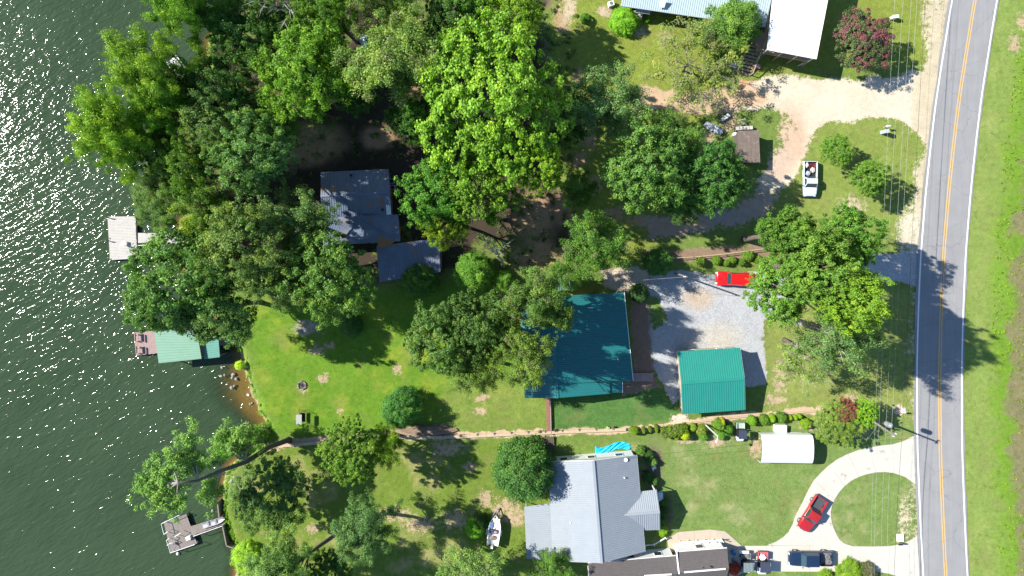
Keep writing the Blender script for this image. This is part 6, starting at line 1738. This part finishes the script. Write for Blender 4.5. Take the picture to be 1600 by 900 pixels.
# utility boxes, mailboxes
def pedestal(label, px, py, w, d, h, m, name="utility_box", cat="utility box"):
    p = W(px, py); root = thing(name, label, cat, (p.x, p.y, 0))
    MB().box((p.x, p.y, h / 2 - .02), (w, d, h), .1, taper=.94).build("cabinet", m, root); MB().box((p.x, p.y, h + .0), (w * 1.06, d * 1.06, .06), .1).build("lid", m, root)
    return root
pedestal("white utility box on the verge right of the pink myrtle", 1394, 29, .75, .4, 1.0, M_PVC)
def mailbox(label, px, py, ang, m):
    p = W(px, py); root = thing("mailbox", label, "mailbox", (p.x, p.y, 0), ang)
    MB().box((0, 0, .52), (.1, .1, 1.08)).build("post", M_WOODT, root, local=True)
    prof = [(-.11, 0), (-.11, .14)] + [(-.11 * math.cos(a), .14 + .11 * math.sin(a)) for a in (.4, .8, 1.2, 1.57, 1.94, 2.34, 2.74)] + [(.11, .14), (.11, 0)]
    MB().loft([[(x, y, 1.06 + z) for y, z in prof] for x in (-.26, .28)]).build("box", m, root, local=True)
    MB().box((.29, 0, 1.17), (.02, .2, .2)).build("door", m, root, local=True); MB().box((.05, .13, 1.25), (.14, .02, .06)).build("flag", M_TAIL, root, local=True)
mailbox("white mailbox at the end of the sandy drive's grass island", 1381, 199, .1, M_PVC)
pedestal("grey cabinet beside the white mailbox on the grass island", 1378, 207, .5, .5, 1.5, mat("grey_cabinet", (.36, .40, .44), .5))
mailbox("white mailbox on a pale patch by the road", 1405, 641, .0, M_PVC)
lump("pale_stone", "pale stone at the foot of the mailbox on the pale patch", "stone", 1411, 641, 0, .4, .22, .16, M_PVC, 31)
mailbox("dark mailbox beside the white pad at the island's corner", 1400, 845, .0, M_BLACK)
p = W(1406, 840); o = MB().box((0, 0, .1), (1.0, 1.1, .22), .05).build("white_pad", M_PVC, None); o.location = (p.x, p.y, 0)
bv = o.modifiers.new("bevel", 'BEVEL'); bv.width = .06; tag(o, "white square pad at the grass island's lower right corner", "pad")

# things near the carport
p = W(1217, 668); root = thing("white_tank", "white rectangular tub behind the carport", "tub", (p.x, p.y, 0), -.03)
MB().box((0, 0, .36), (1.65, 1.0, .72), taper=.94).build("body", M_PVC, root, local=True); MB().box((0, 0, .74), (1.68, 1.04, .06)).build("lid", M_PVC, root, local=True)
p = W(1237, 677.5); root = thing("ladder", "pale ladder lying on the ground behind the carport", "ladder", (p.x, p.y, .03), -.05)
for s in (-.2, .2): MB().box((0, s, .05), (2.8, .07, .09)).build("side_rail", M_WOODP, root, local=True)
for k in range(9): MB().box((-1.25 + k * .31, 0, .05), (.05, .36, .05)).build("rung", M_WOODP, root, local=True)
lump("red_pot", "dark red heap at the carport's upper left corner", "heap", 1195, 677, 0, .3, .2, .3, M_REDFR, 33)
# house D front: grill, chair, tub
p = W(1021, 729); root = thing("garden_chair", "white garden chair on the grey roofed house's front lawn", "chair", (p.x, p.y, 0), .4)
MB().box((0, 0, .42), (.55, .5, .05)).build("seat", M_PVC, root, local=True); MB().box((-.26, 0, .68), (.05, .5, .5), ry=-.2).build("backrest", M_PVC, root, local=True)
for sx in (-.23, .23):
    for sy in (-.2, .2): MB().box((sx, sy, .2), (.05, .05, .42)).build("leg", M_PVC, root, local=True)
p = W(1023, 724); root = thing("white_pot", "small white pot above the garden chair", "pot", (p.x, p.y, 0))
MB().loft([[(R * math.cos(k * .785), R * math.sin(k * .785), z) for k in range(8)] for R, z in ((.13, -.02), (.19, .3), (.15, .3), (.12, .1))]).build("bowl", M_PVC, root, local=True)
p = W(1031, 774); root = thing("blue_tub", "pale blue tub beside the grey gabled porch", "tub", (p.x, p.y, 0), .05)
MB().box((0, 0, .3), (.7, 1.3, .62), taper=1.05).build("body", mat("pale_blue_tub", (.32, .44, .55), .4), root, local=True); MB().box((0, 0, .63), (.6, 1.15, .04)).build("lid", M_PVC, root, local=True)
p = W(1022, 760); root = thing("kettle_grill", "black kettle grill on the grey house's front lawn", "grill", (p.x, p.y, 0))
for k in range(3): MB().tube([(.25 * math.cos(k * 2.1), .25 * math.sin(k * 2.1), 0), (.1 * math.cos(k * 2.1), .1 * math.sin(k * 2.1), .6)], .02, 5).build("leg", M_BLACK, root, local=True)
MB().loft([[(.3 * math.cos(a) * math.cos(k * .628), .3 * math.cos(a) * math.sin(k * .628), .75 + .28 * math.sin(a)) for k in range(10)] for a in (-1.4, -.8, -.2, .4, 1.0, 1.45)]).build("bowl", M_BLACK, root, local=True, smooth=True)
# by the shed
root = thing("sawhorse", "A shaped wooden trestle behind the brown roofed shed", "trestle", W(1163, 193))
for a, b in (((1161, 186, .9), (1156, 199, 0)), ((1161, 186, .9), (1168, 198, 0)), ((1158, 193.5, .4), (1165, 193, .4)), ((1157, 187, .9), (1165, 186, .9))): MB().beam(W(*a), W(*b), .09, .09).build("timber", M_WOODP, root)
root = thing("wooden_pallet", "pale wooden boards leaning at the shed's upper end", "boards", W(1162, 201))
for k in range(5): MB().box(tuple(W(1152 + k * 5.2, 201 - k * .3, .35)), (.42, .5, .68), .1).build("board", M_WOODP, root)
for i, (x, y) in enumerate(((1146.5, 210.5), (1151, 216))):
    p = W(x, y); rt = thing("propane_tank", "%s round white tank beside the brown roofed shed" % ("left" if i == 0 else "right"), "tank", (p.x, p.y, 0), group="tanks beside the shed")
    MB().loft([[(R * math.cos(k * .785), R * math.sin(k * .785), z) for k in range(8)] for R, z in ((.2, 0), (.28, .15), (.28, .8), (.18, 1.0), (.05, 1.05))]).build("cylinder", M_PVC, rt, local=True)
    MB().tube([(0, 0, 1.03), (0, 0, 1.12)], .05, 6).build("valve", M_STEEL, rt, local=True)
for i, (x, y, sx, sy) in enumerate(((1104, 196, .55, .5), (1110, 200, .6, .5), (1118, 203, .6, .55), (1124, 206, .5, .5))):
    lump("tarp_heap", ("topmost", "second", "third", "lowest")[i] + " of the grey tarpaulin heaps left of the brown roofed shed", "tarp", x, y, 0, sx, sy, .7, M_TARPG, 40 + i, "tarpaulin heaps by the shed", .4 * i)
p = W(1132, 184); root = thing("white_cart", "small white flat cart on the dirt above the tarpaulins", "cart", (p.x, p.y, 0), .6)
MB().box((0, 0, .45), (1.3, .5, .12)).build("deck", M_PVC, root, local=True); MB().beam((-.6, 0, .45), (-1.3, 0, .1), .05, .05).build("handle", M_GALV, root, local=True)
for sx in (-.45, .45):
    for s in (-.2, .2): MB().tube([(sx, s - .04, .2), (sx, s + .04, .2)], .2, 10).build("wheel", M_TYRE, root, local=True)
# top yard
p = W(954, 8); root = thing("white_cabinet", "white cabinet left of the pale blue roofed house", "cabinet", (p.x, p.y, 0), .3)
MB().box((0, 0, .4), (.8, .65, .82)).build("casing", M_PVC, root, local=True); MB().tube([(0, 0, .81), (0, 0, .85)], .25, 12).build("grille", M_STEEL, root, local=True)
p = W(1155, 80); root = thing("blue_bin", "blue bin beside the wooden staircase", "bin", (p.x, p.y, 0))
MB().box((0, 0, .5), (.6, .6, 1.0), taper=1.1).build("body", mat("blue_bin_plastic", (.02, .08, .35), .4), root, local=True); MB().box((0, 0, 1.03), (.68, .68, .07)).build("lid", mat("blue_bin_plastic", (.02, .08, .35), .4), root, local=True)
lump("white_rubble", "pale rubble heap at the foot of the staircase", "rubble", 1148, 102, 0, .4, .5, .3, M_SACK, 51)
p = W(1183, 105); root = thing("pink_stool", "round pink stool in the staircase's shadow", "stool", (p.x, p.y, 0))
MB().tube([(0, 0, .44), (0, 0, .5)], .34, 14).build("seat", mat("pink_plastic", (.52, .26, .28), .6), root, local=True)
for k in range(4): MB().tube([(.24 * math.cos(k * 1.57), .24 * math.sin(k * 1.57), 0), (.18 * math.cos(k * 1.57), .18 * math.sin(k * 1.57), .44)], .025, 5).build("leg", M_STEEL, root, local=True)
lump("blue_cover", "pale blue cover glimpsed between the trees near the top", "cover", 570, 63, 0, .7, .9, .5, mat("pale_blue_cover", (.35, .50, .72), .5), 52)
o = MB().box((0, 0, .3), (.9, .8, .6)).build("grey_crate", M_GALV, None); o.location = (W(998, 8).x + .3, W(1000, 27).y - 2.2, 0); bpy.data.objects.remove(o)
lump("brush_pile", "brown pile of brush beside the timber wall", "brush pile", 672, 672, 0, 3.6, .7, .5, mat("brush_brown", (.20, .14, .10), .95, var=.5, scale=3, fine=10, bump=1), 61)
